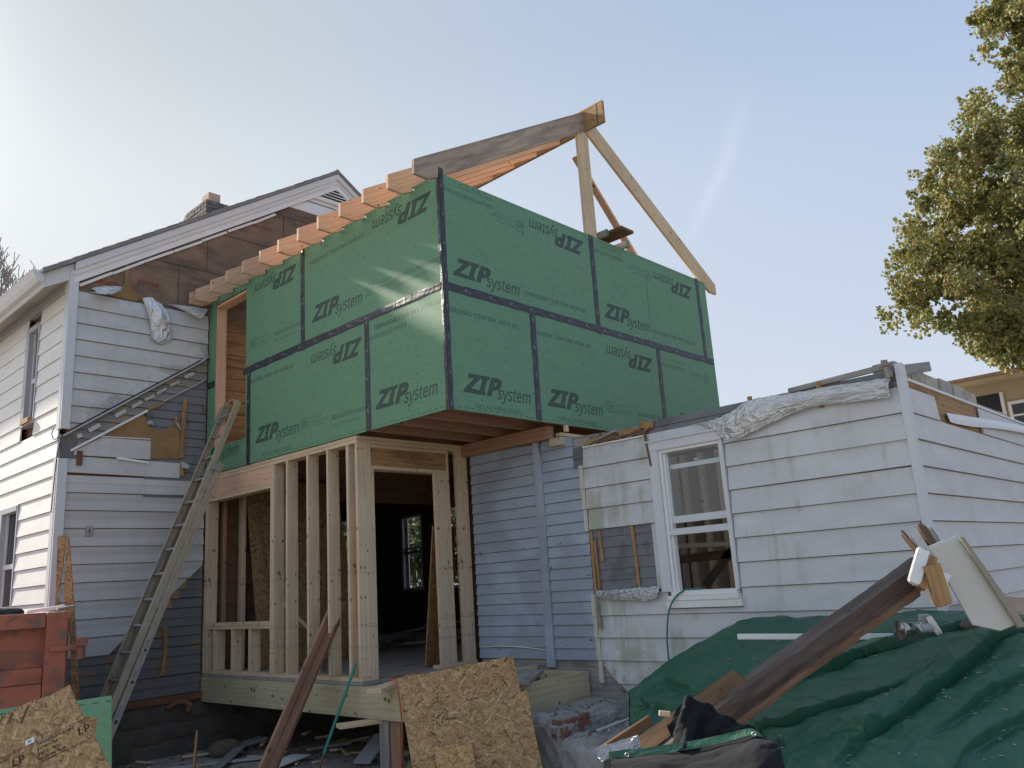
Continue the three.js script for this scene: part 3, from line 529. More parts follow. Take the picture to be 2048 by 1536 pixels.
// ---------------------------------------------------------------- old two storey house
const house = thing('old_house', 'two storey white clapboard house with brown stripped gable, brick chimney and open ground floor', 'house');
{
  const rake = x => 2.542 + 0.646 * (x + 1.743), apex = 2.1, rTop = x => rake(x <= apex ? x : 2 * apex - x);
  const core = shapeGeo([[-1.70, -3.3], [5.9, -3.3], [5.9, rTop(5.9) - 0.28], [apex, rTop(apex) - 0.28], [-1.70, rTop(-1.70) - 0.28]]);
  const hole = new THREE.Path(); [[1.95, -2.44], [4.6, -2.44], [4.6, -0.24], [1.95, -0.24]].forEach((p, i) => i ? hole.lineTo(...p) : hole.moveTo(...p)); core.holes.push(hole);
  const cg = new THREE.ExtrudeGeometry(core, { depth: 0.12, bevelEnabled: false }); cg.translate(0, 0, -4.90);
  add('gable_wall', cg, M.inner, house);
  bx('west_wall', -1.70, -1.58, -3.3, 2.25, -13, -4.90, M.inner, house, { bev: 0 });
  bx('back_wall', -1.58, 6.0, -3.3, 2.25, -13.0, -12.88, M.inner, house, { bev: 0 });
  bx('house_floor', -1.58, 5.85, -2.60, -2.44, -12.88, -4.90, M.grey, house, { bev: 0 });
  bx('ceiling', -1.58, 5.85, 0.14, 0.26, -12.88, -4.90, M.inner, house, { bev: 0 });
  bx('door_header', 1.9, 4.7, -0.29, 0.10, -4.775, -4.70, M.joist, house);
  // east wall with three windows seen from inside
  const es = shapeGeo([[-12.88, -3.3], [-4.9, -3.3], [-4.9, 2.25], [-12.88, 2.25]]), wins = [[-7.98, -7.30, -1.65, -0.15], [-6.95, -6.20, -1.65, -0.08], [-10.3, -9.75, -1.65, -0.02]];
  for (const [a, b, c, d] of wins) { const p = new THREE.Path(); [[a, c], [b, c], [b, d], [a, d]].forEach((q, i) => i ? p.lineTo(...q) : p.moveTo(...q)); es.holes.push(p); }
  const eg = new THREE.ExtrudeGeometry(es, { depth: 0.15, bevelEnabled: false }); eg.rotateY(-Math.PI / 2); eg.translate(6.0, 0, 0); add('east_wall', eg, M.inner, house);
  for (const [a, b, c, d] of wins) {
    const w = new THREE.Group(); w.name = 'window'; house.add(w); const m = (c + d) / 2;
    add('frame', mergeGeometries([boxGeo(5.86, 5.97, c, d, a, a + 0.06), boxGeo(5.86, 5.97, c, d, b - 0.05, b), boxGeo(5.86, 5.97, d - 0.05, d, a + 0.06, b - 0.05), boxGeo(5.86, 5.97, c, c + 0.06, a + 0.06, b - 0.05)]), M.trim, w);
    add('sash', mergeGeometries([boxGeo(5.88, 5.92, m - 0.03, m + 0.03, a + 0.06, b - 0.05), boxGeo(5.88, 5.92, m + 0.07, m + 0.1, a + 0.06, b - 0.05), boxGeo(5.93, 5.96, c + 0.06, d - 0.05, a + 0.06, a + 0.14)]), M.trimGrey, w);
    bx('pane', 5.925, 5.928, c + 0.06, d - 0.05, a + 0.145, b - 0.05, M.glass, w, { bev: 0 });
  }
  // brown fibreboard sheathing on the stripped gable
  const below = belowLine(-1.743, rake(-1.743) - 0.27, 2.1, rake(2.1) - 0.27);
  const rows = [[2.20, 2.836, [-1.70, -0.44, 1.95]], [2.842, 3.452, [-1.70, -0.047, 2.3]], [3.458, 4.03, [-1.70, 1.15, 2.9]], [4.036, 4.30, [-1.70, 2.1, 3.2]]];
  for (const [y0, y1, xs] of rows) for (let i = 0; i + 1 < xs.length; i++) {
    let p = clip([[xs[i] + 0.004, y0], [xs[i + 1] - 0.004, y0], [xs[i + 1] - 0.004, y1], [xs[i] + 0.004, y1]], ...below); if (p.length < 3) continue;
    add('sheathing_panel', clapGeo('gable', p, 0, R(-0.004, 0.002), y0, y1), M.fibre, house);
  }
  // faded red lettering printed on the boards
  const word = (txt, x0, y0, w, h, a) => {
    const t = canvasTex(1024, 128, (g, W, H) => { g.clearRect(0, 0, W, H); g.fillStyle = `rgba(150,34,28,${a})`; g.font = 'bold 104px sans-serif'; g.fillText(txt, 4, 104, W - 10); for (let i = 0; i < 420; i++) g.clearRect(rnd() * W, rnd() * H, R(1, 7), R(1, 5)); });
    const q = new THREE.PlaneGeometry(w, h); q.translate(x0 + w / 2, y0 + h / 2, -4.742); add('lettering', q, mat({ map: t, transparent: true, roughness: 0.95 }), house);
  };
  word('THE BILDRITE', -1.56, 2.335, 0.52, 0.085, 0.75); word('SHEATHING', -0.99, 2.43, 0.50, 0.11, 0.75); word('BILDRITE', 0.62, 3.70, 0.75, 0.085, 0.5);
  // plank sheathing seen through the addition
  for (let k = 0; k < 13; k++) bx('plank', 0.02, 5.0, 0.02 + k * 0.168, 0.02 + k * 0.168 + 0.163, -4.775, -4.752 + R(0, 0.004), M.old, house);
  // white lapped boards of the gable
  const above = aboveLine(-1.73, 0.44, -0.04, 1.61), lowCut = aboveLine(-0.02, -1.139, -0.48, -1.545), P = 0.2055;
  for (let k = 0; k < 21; k++) {
    const y1 = 2.201 - P * k, y0 = y1 - P;
    if (y1 > 0.42) clap(house, 'siding_board', 'gable', -1.70, -0.015, y0, y1, M.gable, { clips: [above], sag: R(-0.004, 0.004) });
    else if (y1 < 0.0) clap(house, 'siding_board', 'gable', -1.70, -0.015, y0, y1, M.gable, { clips: [lowCut], sag: R(-0.004, 0.004) });
  }
  clap(house, 'siding_board', 'gable', -1.70, -0.352, -0.035, 0.165, M.gable, { b: 0.024, t: 0.014, sag: -0.012 });
  clap(house, 'siding_board', 'gable', -1.63, -0.74, 0.17, 0.41, M.gable, { b: 0.032, t: 0.024, clips: [belowLine(-1.63, 0.215, -1.36, 0.385)], label: 'loose cut white siding board below the old roof line' });
  bar('loose_strip', [-1.15, 0.163, -4.712], [-0.76, 0.125, -4.70], 0.03, 0.01, M.trimWhite, house);
  add('top_lip', barGeo([-1.33, 0.413, -4.724], [-0.745, 0.425, -4.724], 0.012, 0.02), M.trimWhite, house);
  // old roof strip: narrow grey clapboards between the two slopes, then bare grey boards
  const d1 = belowLine(-1.73, 0.40, -0.04, 1.57), stripLow = aboveLine(-1.667, 0.228, -0.037, 1.303), d2 = belowLine(-1.667, 0.228, -0.037, 1.303);
  for (let k = 0; k < 18; k++) { const y0 = -0.30 + k * 0.1125; if (y0 + 0.11 > 0) clap(house, 'clapboard', 'gable', -1.69, -0.015, y0, y0 + 0.1125, M.weathered, { clips: [d1, stripLow], b: 0.016, t: 0.001 }); }
  for (let k = 0; k < 15; k++) { const y0 = -0.30 + k * 0.1125; clap(house, 'clapboard', 'gable', -0.80, -0.015, y0, y0 + 0.1125, M.greyClap, { clips: [d2], b: 0.010, t: 0.001, sag: R(-0.004, 0.004) }); }
  bar('roof_flashing', [-1.76, 0.385, -4.712], [-0.10, 1.535, -4.712], 0.022, 0.06, M.trimGrey, house); bar('flashing_end', [-0.12, 1.52, -4.715], [-0.02, 1.615, -4.715], 0.03, 0.05, M.alu, house);
  for (let k = 0; k < 9; k++) {
    const x = -1.60 + k * 0.165 + R(-0.02, 0.02); if (k === 2) continue; const y = 0.40 + (x + 1.73) * 0.692 - 0.085 - R(0, 0.02), c = 0.06, s = R(0.030, 0.045);
    bar('step_flashing', [x - c, y - s, -4.725], [x + c, y + s, -4.72], R(0.035, 0.055), 0.004, M.alu, house);
  }
  bar('batten', [-1.67, 0.215, -4.715], [-0.80, 0.785, -4.715], 0.028, 0.03, M.trimWhite, house); bar('batten', [-0.80, 0.79, -4.72], [-0.60, 0.915, -4.72], 0.03, 0.02, M.old, house); bar('batten', [-0.60, 0.925, -4.722], [-0.05, 1.285, -4.722], 0.016, 0.02, M.trimGrey, house);
  // brown insulating felt left behind
  const felt = [[-1.36, 0.30], [-0.72, 0.18], [-0.37, 0.20], [-0.372, 0.73], [-0.41, 0.70], [-0.46, 0.625], [-0.55, 0.57], [-0.64, 0.545], [-0.73, 0.56], [-0.78, 0.62], [-0.80, 0.68], [-0.85, 0.75], [-1.30, 0.46]];
  { const s = new THREE.ExtrudeGeometry(shapeGeo(felt), { depth: 0.012, bevelEnabled: false }); s.translate(0, 0, -4.738); add('insulation_felt', s, M.felt, house); }
  { const s = new THREE.ExtrudeGeometry(shapeGeo([[-1.34, 2.215], [-1.0, 2.20], [-0.93, 2.26], [-1.06, 2.38], [-1.10, 2.45], [-1.105, 2.79], [-1.15, 2.79], [-1.15, 2.42], [-1.22, 2.33]]), { depth: 0.01, bevelEnabled: false }); s.translate(0, 0, -4.740); add('insulation_felt', s, M.felt, house); }
  bar('furring_strip', [-0.345, 0.21, -4.715], [-0.315, 1.0, -4.72], 0.055, 0.02, M.old, house, [1, 0, 0]); bar('furring_strip', [-0.335, -0.02, -4.715], [-0.325, 0.15, -4.72], 0.05, 0.02, M.old, house, [1, 0, 0]);
  bar('furring_strip', [-0.44, 0.63, -4.715], [-0.43, 0.75, -4.72], 0.03, 0.02, M.old, house, [1, 0, 0]);
  // torn foil faced flaps hanging at the top of the siding
  const flap = (rows, sd, amp = 0.02) => add('torn_foil', sheetGeo(rows, 28, 28, (u, v) => { const r = 1 - Math.abs(2 * fbm(u * 4, v * 5, sd + 1, 3) - 1); return (fbm(u * 5, v * 5, sd, 3) - 0.5) * amp * 1.6 + r ** 6 * amp * 0.8; }), M.foil, house, 'torn strip of silver backing hanging over the siding');
  flap([[[-1.57, 2.24, -4.71], [-1.41, 2.30, -4.68], [-1.21, 2.33, -4.66]], [[-1.50, 2.20, -4.66], [-1.36, 2.22, -4.60], [-1.25, 2.25, -4.60]], [[-1.60, 2.165, -4.62], [-1.46, 2.15, -4.57], [-1.34, 2.17, -4.58]]], 401, 0.018);
  flap([[[-0.93, 2.25, -4.70], [-0.82, 2.26, -4.66], [-0.65, 2.17, -4.68]], [[-0.85, 2.03, -4.68], [-0.73, 2.06, -4.62], [-0.59, 2.0, -4.66]], [[-0.80, 1.83, -4.70], [-0.68, 1.83, -4.66], [-0.545, 1.86, -4.69]], [[-0.80, 1.76, -4.71], [-0.68, 1.675, -4.69], [-0.51, 1.78, -4.71]]], 403, 0.022);
  flap([[[-0.60, 2.235, -4.70], [-0.30, 2.25, -4.66], [-0.05, 2.262, -4.66]], [[-0.50, 2.215, -4.68], [-0.30, 2.19, -4.62], [-0.10, 2.215, -4.62]], [[-0.42, 2.20, -4.68], [-0.22, 2.10, -4.61], [-0.15, 2.12, -4.61]]], 405, 0.012);
  flap([[[-0.44, 0.66, -4.70], [-0.40, 0.655, -4.69]], [[-0.41, 0.58, -4.66], [-0.38, 0.56, -4.67]]], 407, 0.006); flap([[[-0.36, 0.165, -4.71], [-0.30, 0.15, -4.70], [-0.24, 0.11, -4.68]], [[-0.345, 0.09, -4.70], [-0.30, 0.07, -4.66], [-0.26, 0.08, -4.66]]], 409, 0.008);
  flap([[[-0.78, 0.66, -4.72], [-0.74, 0.66, -4.70], [-0.72, 0.62, -4.71]], [[-0.80, 0.60, -4.71], [-0.76, 0.61, -4.69], [-0.73, 0.58, -4.70]]], 411, 0.01);
  // lower grey clapboards behind the removed porch, and stained boards at the cut
  const lowClip = belowLine(-0.02, -1.139, -0.48, -1.545);
  for (let k = 0; k < 14; k++) { const y0 = -2.66 + k * 0.1125; clap(house, 'clapboard', 'gable', -1.69, -0.015, y0, y0 + 0.1125, M.greyLow, { clips: y0 < -2.12 ? [] : [lowClip], b: 0.012, t: 0.001, sag: R(-0.008, 0.008) }); }
  for (let k = 0; k < 6; k++) { const y0 = -1.76 + k * 0.1125, xr = -0.02 - (5 - k) * 0.09; clap(house, 'peeled_clapboard', 'gable', xr - R(0.28, 0.36), xr - 0.02, y0, y0 + 0.1125, M.peeled, { clips: [belowLine(-0.02, -1.139, -0.48, -1.545)], b: 0.015, t: 0.004 }); }
  { const t = sheetGeo([[[-0.52, -1.86, -4.725], [-0.44, -1.85, -4.725]], [[-0.50, -2.15, -4.715], [-0.45, -2.15, -4.715]], [[-0.52, -2.34, -4.70], [-0.46, -2.32, -4.70]], [[-0.60, -2.45, -4.67], [-0.47, -2.38, -4.68]]], 12, 24, (u, v) => (fbm(u * 4, v * 6, 421, 3) - 0.5) * 0.04); add('hanging_felt', t, mat({ map: T.felt, roughness: 1, side: THREE.DoubleSide }), house); }
  bx('sill_beam', -1.70, 0.0, -2.745, -2.665, -4.78, -4.70, M.rustMetal, house);
  // field stone foundation
  bx('mortar', -1.72, 2.2, -3.5, -2.745, -4.79, -4.745, M.stone, house, { bev: 0 });
  for (let r = 0; r < 3; r++) for (let x = -1.7, i = 0; x < 1.6; i++) {
    const w = R(0.2, 0.52), h = R(0.13, 0.26), g = new THREE.IcosahedronGeometry(1, 2), p = g.attributes.position, s0 = r * 31 + i;
    for (let k = 0; k < p.count; k++) { const q = V(p.getX(k), p.getY(k), p.getZ(k)), f = 0.78 + 0.4 * fbm(q.x * 1.7 + 9 + s0, q.y * 1.7 + q.z * 1.3 + 5, 500 + s0, 2); const e = a => Math.sign(a) * Math.pow(Math.abs(a), 0.7); p.setXYZ(k, e(q.x) * w * 0.6 * f, e(q.y) * h * 0.56 * f, q.z * 0.028 * f * (0.6 + s0 % 3 * 0.3)); }
    g.computeVertexNormals(); fixUV(g, 0); g.translate(x + w / 2, -2.86 - r * 0.21 + R(-0.02, 0.02), -4.745); add('stone', g, M.stone, house); x += w * R(0.82, 1.0);
  }
  add('rust_pipe', tubeGeo([[-0.42, -2.80, -4.72], [-0.30, -2.74, -4.62], [-0.22, -2.78, -4.56], [-0.26, -2.86, -4.54]], 0.035, 16, 8), M.rustMetal, house);
  // corner post, outlet cover, cable
  add('corner_trim', mergeGeometries([boxGeo(-1.80, -1.695, 0.47, 2.44, -4.745, -4.705), boxGeo(-1.803, -1.765, 0.47, 2.40, -4.85, -4.747)]), M.trim, house);
  add('corner_trim', mergeGeometries([boxGeo(-1.80, -1.695, -2.05, 0.12, -4.745, -4.705), boxGeo(-1.803, -1.765, -2.05, 0.12, -4.85, -4.747)]), M.trim, house);
  bx('rotten_corner', -1.79, -1.60, 0.13, 0.40, -4.745, -4.72, M.greyLow, house); bx('bracket', -1.60, -1.54, 0.05, 0.22, -4.72, -4.70, M.rustMetal, house);
  { const w = new THREE.Group(); w.name = 'outlet_cover'; house.add(w); bx('plate', -1.45, -1.37, -0.77, -0.655, -4.735, -4.722, M.soffit, w); bx('slot', -1.415, -1.405, -0.735, -0.69, -4.722, -4.719, M.black, w, { bev: 0 }); }
  add('cable', tubeGeo([[-1.86, 0.47, -4.72], [-1.89, 0.40, -4.70], [-1.86, 0.33, -4.70], [-1.80, 0.36, -4.70], [-1.815, 0.1, -4.72], [-1.82, -0.5, -4.77]], 0.006, 40, 5), M.black, house);
  // west wall boards with two windows
  const winW = [[-6.22, -5.73, 0.72, 2.05], [-6.78, -6.05, -1.62, -0.27]];
  for (let k = 0; k < 21; k++) {
    const y1 = 2.201 - P * k, y0 = y1 - P; let segs = [[-13, -4.83]];
    for (const [a, b, c, d] of winW) if (y0 < d && y1 > c) segs = segs.flatMap(([s, e]) => s < a && e > b ? [[s, a - 0.005], [b + 0.005, e]] : [[s, e]]);
    for (const [s, e] of segs) { if (e - s > 3.6) { const m = s + R(1.2, e - s - 1.0); clap(house, 'siding_board', 'west', s, m - 0.002, y0, y1, M.west, { b: 0.02 }); clap(house, 'siding_board', 'west', m, e, y0, y1, M.west, { b: 0.0186, t: 0.0046 }); } else clap(house, 'siding_board', 'west', s, e, y0, y1, M.west, { b: 0.02 }); }
  }
  for (const [a, b, c, d] of winW) {
    const w = new THREE.Group(); w.name = 'window'; house.add(w); const m = lerp(c, d, 0.45);
    add('casing', mergeGeometries([boxGeo(-1.80, -1.70, c, d, a, a + 0.12), boxGeo(-1.795, -1.70, c, d, b - 0.04, b), boxGeo(-1.80, -1.70, d - 0.07, d, a + 0.121, b - 0.041), boxGeo(-1.81, -1.70, c, c + 0.05, a + 0.121, b - 0.041)]), M.trimGrey, w);
    add('sash', mergeGeometries([boxGeo(-1.745, -1.715, m - 0.03, m + 0.03, a + 0.121, b - 0.041), boxGeo(-1.74, -1.715, c + 0.05, d - 0.07, a + 0.121, a + 0.16), boxGeo(-1.74, -1.715, c + 0.05, d - 0.07, b - 0.08, b - 0.041)]), M.trim, w);
    bx('pane', -1.713, -1.705, c + 0.05, d - 0.07, a + 0.16, b - 0.08, M.darkGlass, w, { bev: 0 });
  }
  bx('frieze_board', -1.795, -1.71, 2.205, 2.33, -13, -4.83, M.trimGrey, house);
  bx('sill_board', -1.84, -1.735, 0.735, 0.80, -6.08, -5.78, M.old, house);
  // roof, rake boards, soffit, gutter, chimney, vent
  const rp = [[-2.12, rTop(-2.12) + 0.005], [apex, rTop(apex) + 0.005], [6.32, rTop(-2.12) + 0.005]], up = 0.055;
  for (const [a, b] of [[rp[0], rp[1]], [rp[1], rp[2]]]) { const s = shapeGeo([a, b, [b[0], b[1] + up], [a[0], a[1] + up]]); const g = new THREE.ExtrudeGeometry(s, { depth: 8.5, bevelEnabled: false }); g.translate(0, 0, -13.15); add('roof', g, M.shingle, house); }
  for (let k = 0; k < 26; k++) for (const sd of [-1, 1]) { const t = k / 26, x = lerp(-2.12, apex, t) , y = rTop(x) + 0.062, dx = (apex + 2.12) / 26; const f = q => sd < 0 ? q : 2 * apex - q; bar('shingle', [f(x), y + R(0, 0.006), -4.66 - 0.155], [f(x + dx * 1.15), y + 0.646 * dx * 1.15 - 0.006, -4.66 - 0.155], 0.012, 0.33 + R(-0.012, 0.012), M.shingle, house); }
  const rb = (name, o0, o1, z, t, m) => { for (const s of [-1, 1]) { const f = q => s < 0 ? q : 2 * apex - q, x0 = -1.755; const pts = [[f(x0), rTop(x0) - o0, z], [f(apex), rTop(apex) - o0, z], [f(apex), rTop(apex) - o1, z], [f(x0), rTop(x0) - o1, z]]; add(name, slabGeo(s < 0 ? pts.reverse() : pts, t), m, house); } };
  rb('rake_board', 0.07, 0.265, -4.715, 0.03, M.trimWhite); rb('rake_moulding', 0.0, 0.10, -4.69, 0.045, M.trim); rb('rake_bead', 0.150, 0.175, -4.70, 0.03, M.trim);
  for (let k = 0; k < 7; k++) { const a = -1.68 + k * 0.385, b = a + R(0.365, 0.384); if (b > 1.05) break; bar('nailing_strip', [a, rTop(a) - 0.315 + R(-0.01, 0.01), -4.735], [b, rTop(b) - 0.315 + R(-0.01, 0.01), -4.735], 0.035, 0.02, M.trimWhite, house); }
  const wt = belowLine(-1.743, rake(-1.743) - 0.25, 2.1, rake(2.1) - 0.25), wt2 = (() => { const [a, b, c] = wt; return [-a, b, c + 2 * a * apex]; })();
  for (const [y0, y1] of [[4.21, 4.415], [4.42, 4.625], [4.63, 4.78]]) clap(house, 'gable_board', 'gable', 0.6, 3.6, y0, y1, M.trimWhite, { clips: [wt, wt2], b: 0.02 });
  { const v = new THREE.Group(); v.name = 'gable_vent'; house.add(v); const y0 = 4.53, hw = 0.46, ya = y0 + hw * 0.60;
    const fr = shapeGeo([[apex - hw - 0.13, y0 - 0.05], [apex + hw + 0.13, y0 - 0.05], [apex, ya + 0.10]]), h = new THREE.Path(); [[apex - hw, y0], [apex + hw, y0], [apex, ya]].forEach((p, i) => i ? h.lineTo(...p) : h.moveTo(...p)); fr.holes.push(h);
    const g = new THREE.ExtrudeGeometry(fr, { depth: 0.025, bevelEnabled: false }); g.translate(0, 0, -4.728); add('frame', g, M.trimWhite, v);
    const b = new THREE.ShapeGeometry(shapeGeo([[apex - hw, y0], [apex + hw, y0], [apex, ya]])); b.translate(0, 0, -4.7265); add('backing', b, M.black, v);
    for (let k = 0; k < 5; k++) { const y = y0 + 0.012 + k * 0.05, w = hw * (1 - (y - y0) / (ya - y0)); const s = barGeo([apex - w, y, -4.713], [apex + w, y, -4.713], 0.03, 0.008, [0, 1, -0.7]); add('slat', s, M.trimWhite, v); } }
  add('soffit', slabGeo([[-2.07, 2.165, -4.745], [-1.775, 2.335, -4.745], [-1.775, 2.335, -13], [-2.07, 2.165, -13]].reverse(), 0.02), M.soffit, house);
  add('eave_return', slabGeo([[-2.07, 2.155, -4.735], [-1.75, 2.335, -4.735], [-1.75, 2.535, -4.735], [-2.07, 2.335, -4.735]], 0.02), M.trim, house);
  bx('fascia', -2.09, -2.065, 2.15, 2.345, -13, -4.725, M.trim, house);
  { const s = shapeGeo([[-2.09, 2.34], [-2.09, 2.215], [-2.15, 2.205], [-2.185, 2.25], [-2.205, 2.30], [-2.225, 2.335], [-2.218, 2.338], [-2.20, 2.305], [-2.18, 2.255], [-2.148, 2.213], [-2.097, 2.222], [-2.097, 2.34]]); const g = new THREE.ExtrudeGeometry(s, { depth: 8.3, bevelEnabled: false }); g.translate(0, 0, -13); add('gutter', g, M.trim, house);
    const c = new THREE.ExtrudeGeometry(shapeGeo([[-2.09, 2.34], [-2.09, 2.215], [-2.15, 2.205], [-2.185, 2.25], [-2.205, 2.30], [-2.225, 2.335]]), { depth: 0.006, bevelEnabled: false }); c.translate(0, 0, -4.6995); add('gutter_end', c, M.trim, house); }
  { const ch = new THREE.Group(); ch.name = 'chimney'; house.add(ch); bx('flue', 0.545, 0.895, 3.5, 4.60, -6.78, -6.015, M.soil, ch, { bev: 0 });
    for (let r = 0; r < 14; r++) { const y = 3.66 + r * 0.0685, o = (r % 2) * 0.1, bm = M.brick;
      for (let x = 0.53 - o; x < 0.90; x += 0.207) { const a = Math.max(0.53, x), b = Math.min(0.91, x + 0.198); if (b - a > 0.03) bx('brick', a, b, y, y + 0.058, -6.09 + R(0, 0.004), -6.0 + R(-0.004, 0.004), bm, ch, { bev: 0.006 }); }
      for (let z = -6.80 + o; z < -6.12; z += 0.207) { const b = Math.min(-6.095, z + 0.198); if (b - z > 0.03) bx('brick', 0.53 + R(-0.004, 0.004), 0.62, y, y + 0.058, z, b, bm, ch, { bev: 0.006 }); } }
    bx('flue_tile', 0.60, 0.80, 4.62, 4.78, -6.3, -6.06, mat({ color: lin(0.50, 0.34, 0.27), roughness: 0.9 }), ch, { bev: 0.012 }); }
}
// ---------------------------------------------------------------- new two storey addition
const addn = thing('house_addition', 'new wood framed addition with green sheathed upper box over open studs', 'house addition');
{
  const WX = 5.10, H = 2.41, G = addn;
  const panel = (side, a0, a1, y0, y1, s, prints) => {
    const w = a1 - a0, h = y1 - y0, m = mat({ map: zipTex(w, h, s, prints), roughness: 0.62, bumpMap: T.osb, bumpScale: 0.0004 });
    const g = new RoundedBoxGeometry(side === 'r' ? w - 0.003 : 0.011, h - 0.003, side === 'r' ? 0.011 : w - 0.003, 1, 0.0012), p = g.attributes.position, uv = g.attributes.uv;
    for (let i = 0; i < p.count; i++) uv.setXY(i, (side === 'r' ? p.getX(i) : p.getZ(i)) / w + 0.5, p.getY(i) / h + 0.5);
    if (side === 'r') g.translate((a0 + a1) / 2, (y0 + y1) / 2, -0.0055 + R(-0.0008, 0.0008)); else g.translate(0.0055 + R(-0.0008, 0.0008), (y0 + y1) / 2, (a0 + a1) / 2);
    add('sheathing_panel', g, m, G);
  };
  const Y1 = 1.22;
  panel('r', 0, 2.44, Y1, H, 1, [['zip', 0.13, 0.14], ['piz', 2.28, 1.06], ['adv', 0.75, 1.06, true], ['30', 1.22, 0.99, true], ['size', 2.22, 0.20, true]]);
  panel('r', 2.44, 4.88, Y1, H, 2, [['zip', 0.14, 0.18], ['piz', 2.26, 1.02], ['adv', 0.64, 1.04, true], ['30', 1.24, 1.0, true], ['size', 2.2, 0.21, true], ['crack', 1.15, 0.92, 1.10, 0.24]]);
  panel('r', 4.88, WX, Y1, H, 3, []);
  panel('r', 0, 1.25, 0, Y1, 4, [['zip', 0.19, 0.19], ['size', 1.03, 1.01, true], ['edge', 0.32, 0.045]]);
  panel('r', 1.25, 3.67, 0, Y1, 5, [['zip', 0.16, 0.19], ['piz', 2.26, 1.02], ['size', 1.0, 1.0, true], ['30', 1.22, 0.24], ['adv', 1.8, 0.24], ['edge', 0.32, 0.045]]);
  panel('r', 3.67, WX, 0, Y1, 6, [['adv', 0.62, 1.01, true], ['30', 1.2, 0.98, true], ['zip', 0.3, 0.19]]);
  panel('l', -2.44, 0, Y1, H, 7, [['zip', 0.19, 0.22], ['piz', 2.31, 1.04], ['30', 1.24, 0.24], ['adv', 1.70, 0.27], ['size', 1.2, 0.98, true]]);
  panel('l', -3.745, -2.44, Y1, H, 8, [['piz', 1.17, 1.05], ['30', 0.1, 0.24], ['adv', 0.68, 0.26]]);
  panel('l', -1.25, 0, 0, Y1, 9, [['zip', 0.14, 0.20], ['adv', 0.68, 1.0, true], ['size', 1.2, 1.1, true]]);
  panel('l', -3.66, -1.25, 0, Y1, 10, [['zip', 0.17, 0.23], ['piz', 2.34, 1.03], ['size', 1.02, 1.05, true], ['30', 1.18, 0.24], ['adv', 1.77, 0.23], ['edge', 0.3, 0.045]]);
  panel('l', -4.74, -3.66, 0, 0.34, 11, [['zip', -0.1, 0.20]]);
  panel('l', -3.745, -3.662, 0.342, Y1, 12, []);
  panel('l', -4.74, -4.545, 0.342, Y1, 13, []); panel('l', -4.74, -4.545, Y1, H - 0.04, 14, []);
  panel('l', -4.543, -3.747, 2.31, H, 15, []);
  // flashing tape
  const tr = (x0, y0, x1, y1, sd, wd = 0.088) => { const L = Math.hypot(x1 - x0, y1 - y0), c = (x1 - x0) / L, s = (y1 - y0) / L; add('tape', tapeGeo(L, wd, (a, t, d) => [x0 + a * c - t * s, y0 + a * s + t * c, d + 0.0012], sd), M.tape, G); };
  const tl = (z0, y0, z1, y1, sd, x = 0, wd = 0.088) => { const L = Math.hypot(z1 - z0, y1 - y0), c = (z1 - z0) / L, s = (y1 - y0) / L; add('tape', tapeGeo(L, wd, (a, t, d) => [x - d - 0.0012, y0 + a * s + t * c, z0 + a * c - t * s], sd), M.tape, G); };
  tr(0.0, 1.22, 5.095, 1.215, 1); tr(2.44, 1.16, 2.44, H + 0.005, 2); tr(4.88, 1.17, 4.87, H + 0.01, 3); tr(1.255, 0.01, 1.265, 1.19, 4); tr(3.66, 0.0, 3.67, 1.19, 5); tr(0.026, 0.0, 0.026, 2.47, 6, 0.055);
  tl(-3.80, 1.195, -0.002, 1.225, 7); tl(-2.44, 1.15, -2.44, H, 8); tl(-1.23, 0.0, -1.23, 1.2, 9); tl(-3.66, -0.01, -3.66, 1.19, 10); tl(-0.022, 0.0, -0.022, 2.44, 11, 0, 0.046); tl(-4.735, 1.20, -4.55, 1.205, 12);
  // plates and window framing of the upper storey
  bx('plate', 0.013, 0.153, H - 0.08, H - 0.042, -4.74, -0.155, M.pine, G); bx('plate', 0.013, 0.153, H - 0.041, H - 0.003, -4.74, -0.155, M.pine, G);
  bx('plate', 0.013, WX - 0.01, H - 0.041, H - 0.003, -0.152, -0.013, M.pine, G); bx('plate', 0.013, WX - 0.01, H - 0.08, H - 0.042, -0.152, -0.013, M.pine, G);
  bx('window_stud', 0.013, 0.153, 0.30, 2.30, -4.58, -4.542, M.fir, G); bx('window_stud', 0.013, 0.153, 0.30, 2.30, -3.75, -3.712, M.fir, G); bx('window_header', 0.013, 0.153, 2.262, 2.30, -4.54, -3.752, M.fir, G); bx('window_sill', 0.013, 0.153, 0.30, 0.338, -4.54, -3.752, M.old, G);
  for (let k = 0; k < 12; k++) if (k < 9) bx('stud', 0.013, 0.153, 0.27, H - 0.081, -0.19 - k * 0.4064, -0.152 - k * 0.4064, M.pine, G);
  for (let k = 1; k < 13; k++) bx('stud', k * 0.4064 - 0.02, k * 0.4064 + 0.018, 0.27, H - 0.081, -0.152, -0.013, M.pine, G);
  add('east_sheathing', boxGeo(WX - 0.012, WX - 0.001, 0, H, -4.74, -0.013), M.osb, G);
  bx('subfloor', 0.013, WX - 0.013, 0.245, 0.266, -4.74, -0.013, M.osb, G);
  for (let k = 0; k < 12; k++) bx('floor_joist', 0.013, WX - 0.014, 0.004, 0.244, -0.052 - k * 0.4064, -0.014 - k * 0.4064, M.joist, G);
  bx('beam', 1.50, 1.592, -0.145, -0.003, -1.46, -0.10, M.joist, G);
  // roof framing
  const yt = x => 2.63 + 0.587 * x, yb = x => yt(x) - 0.268;
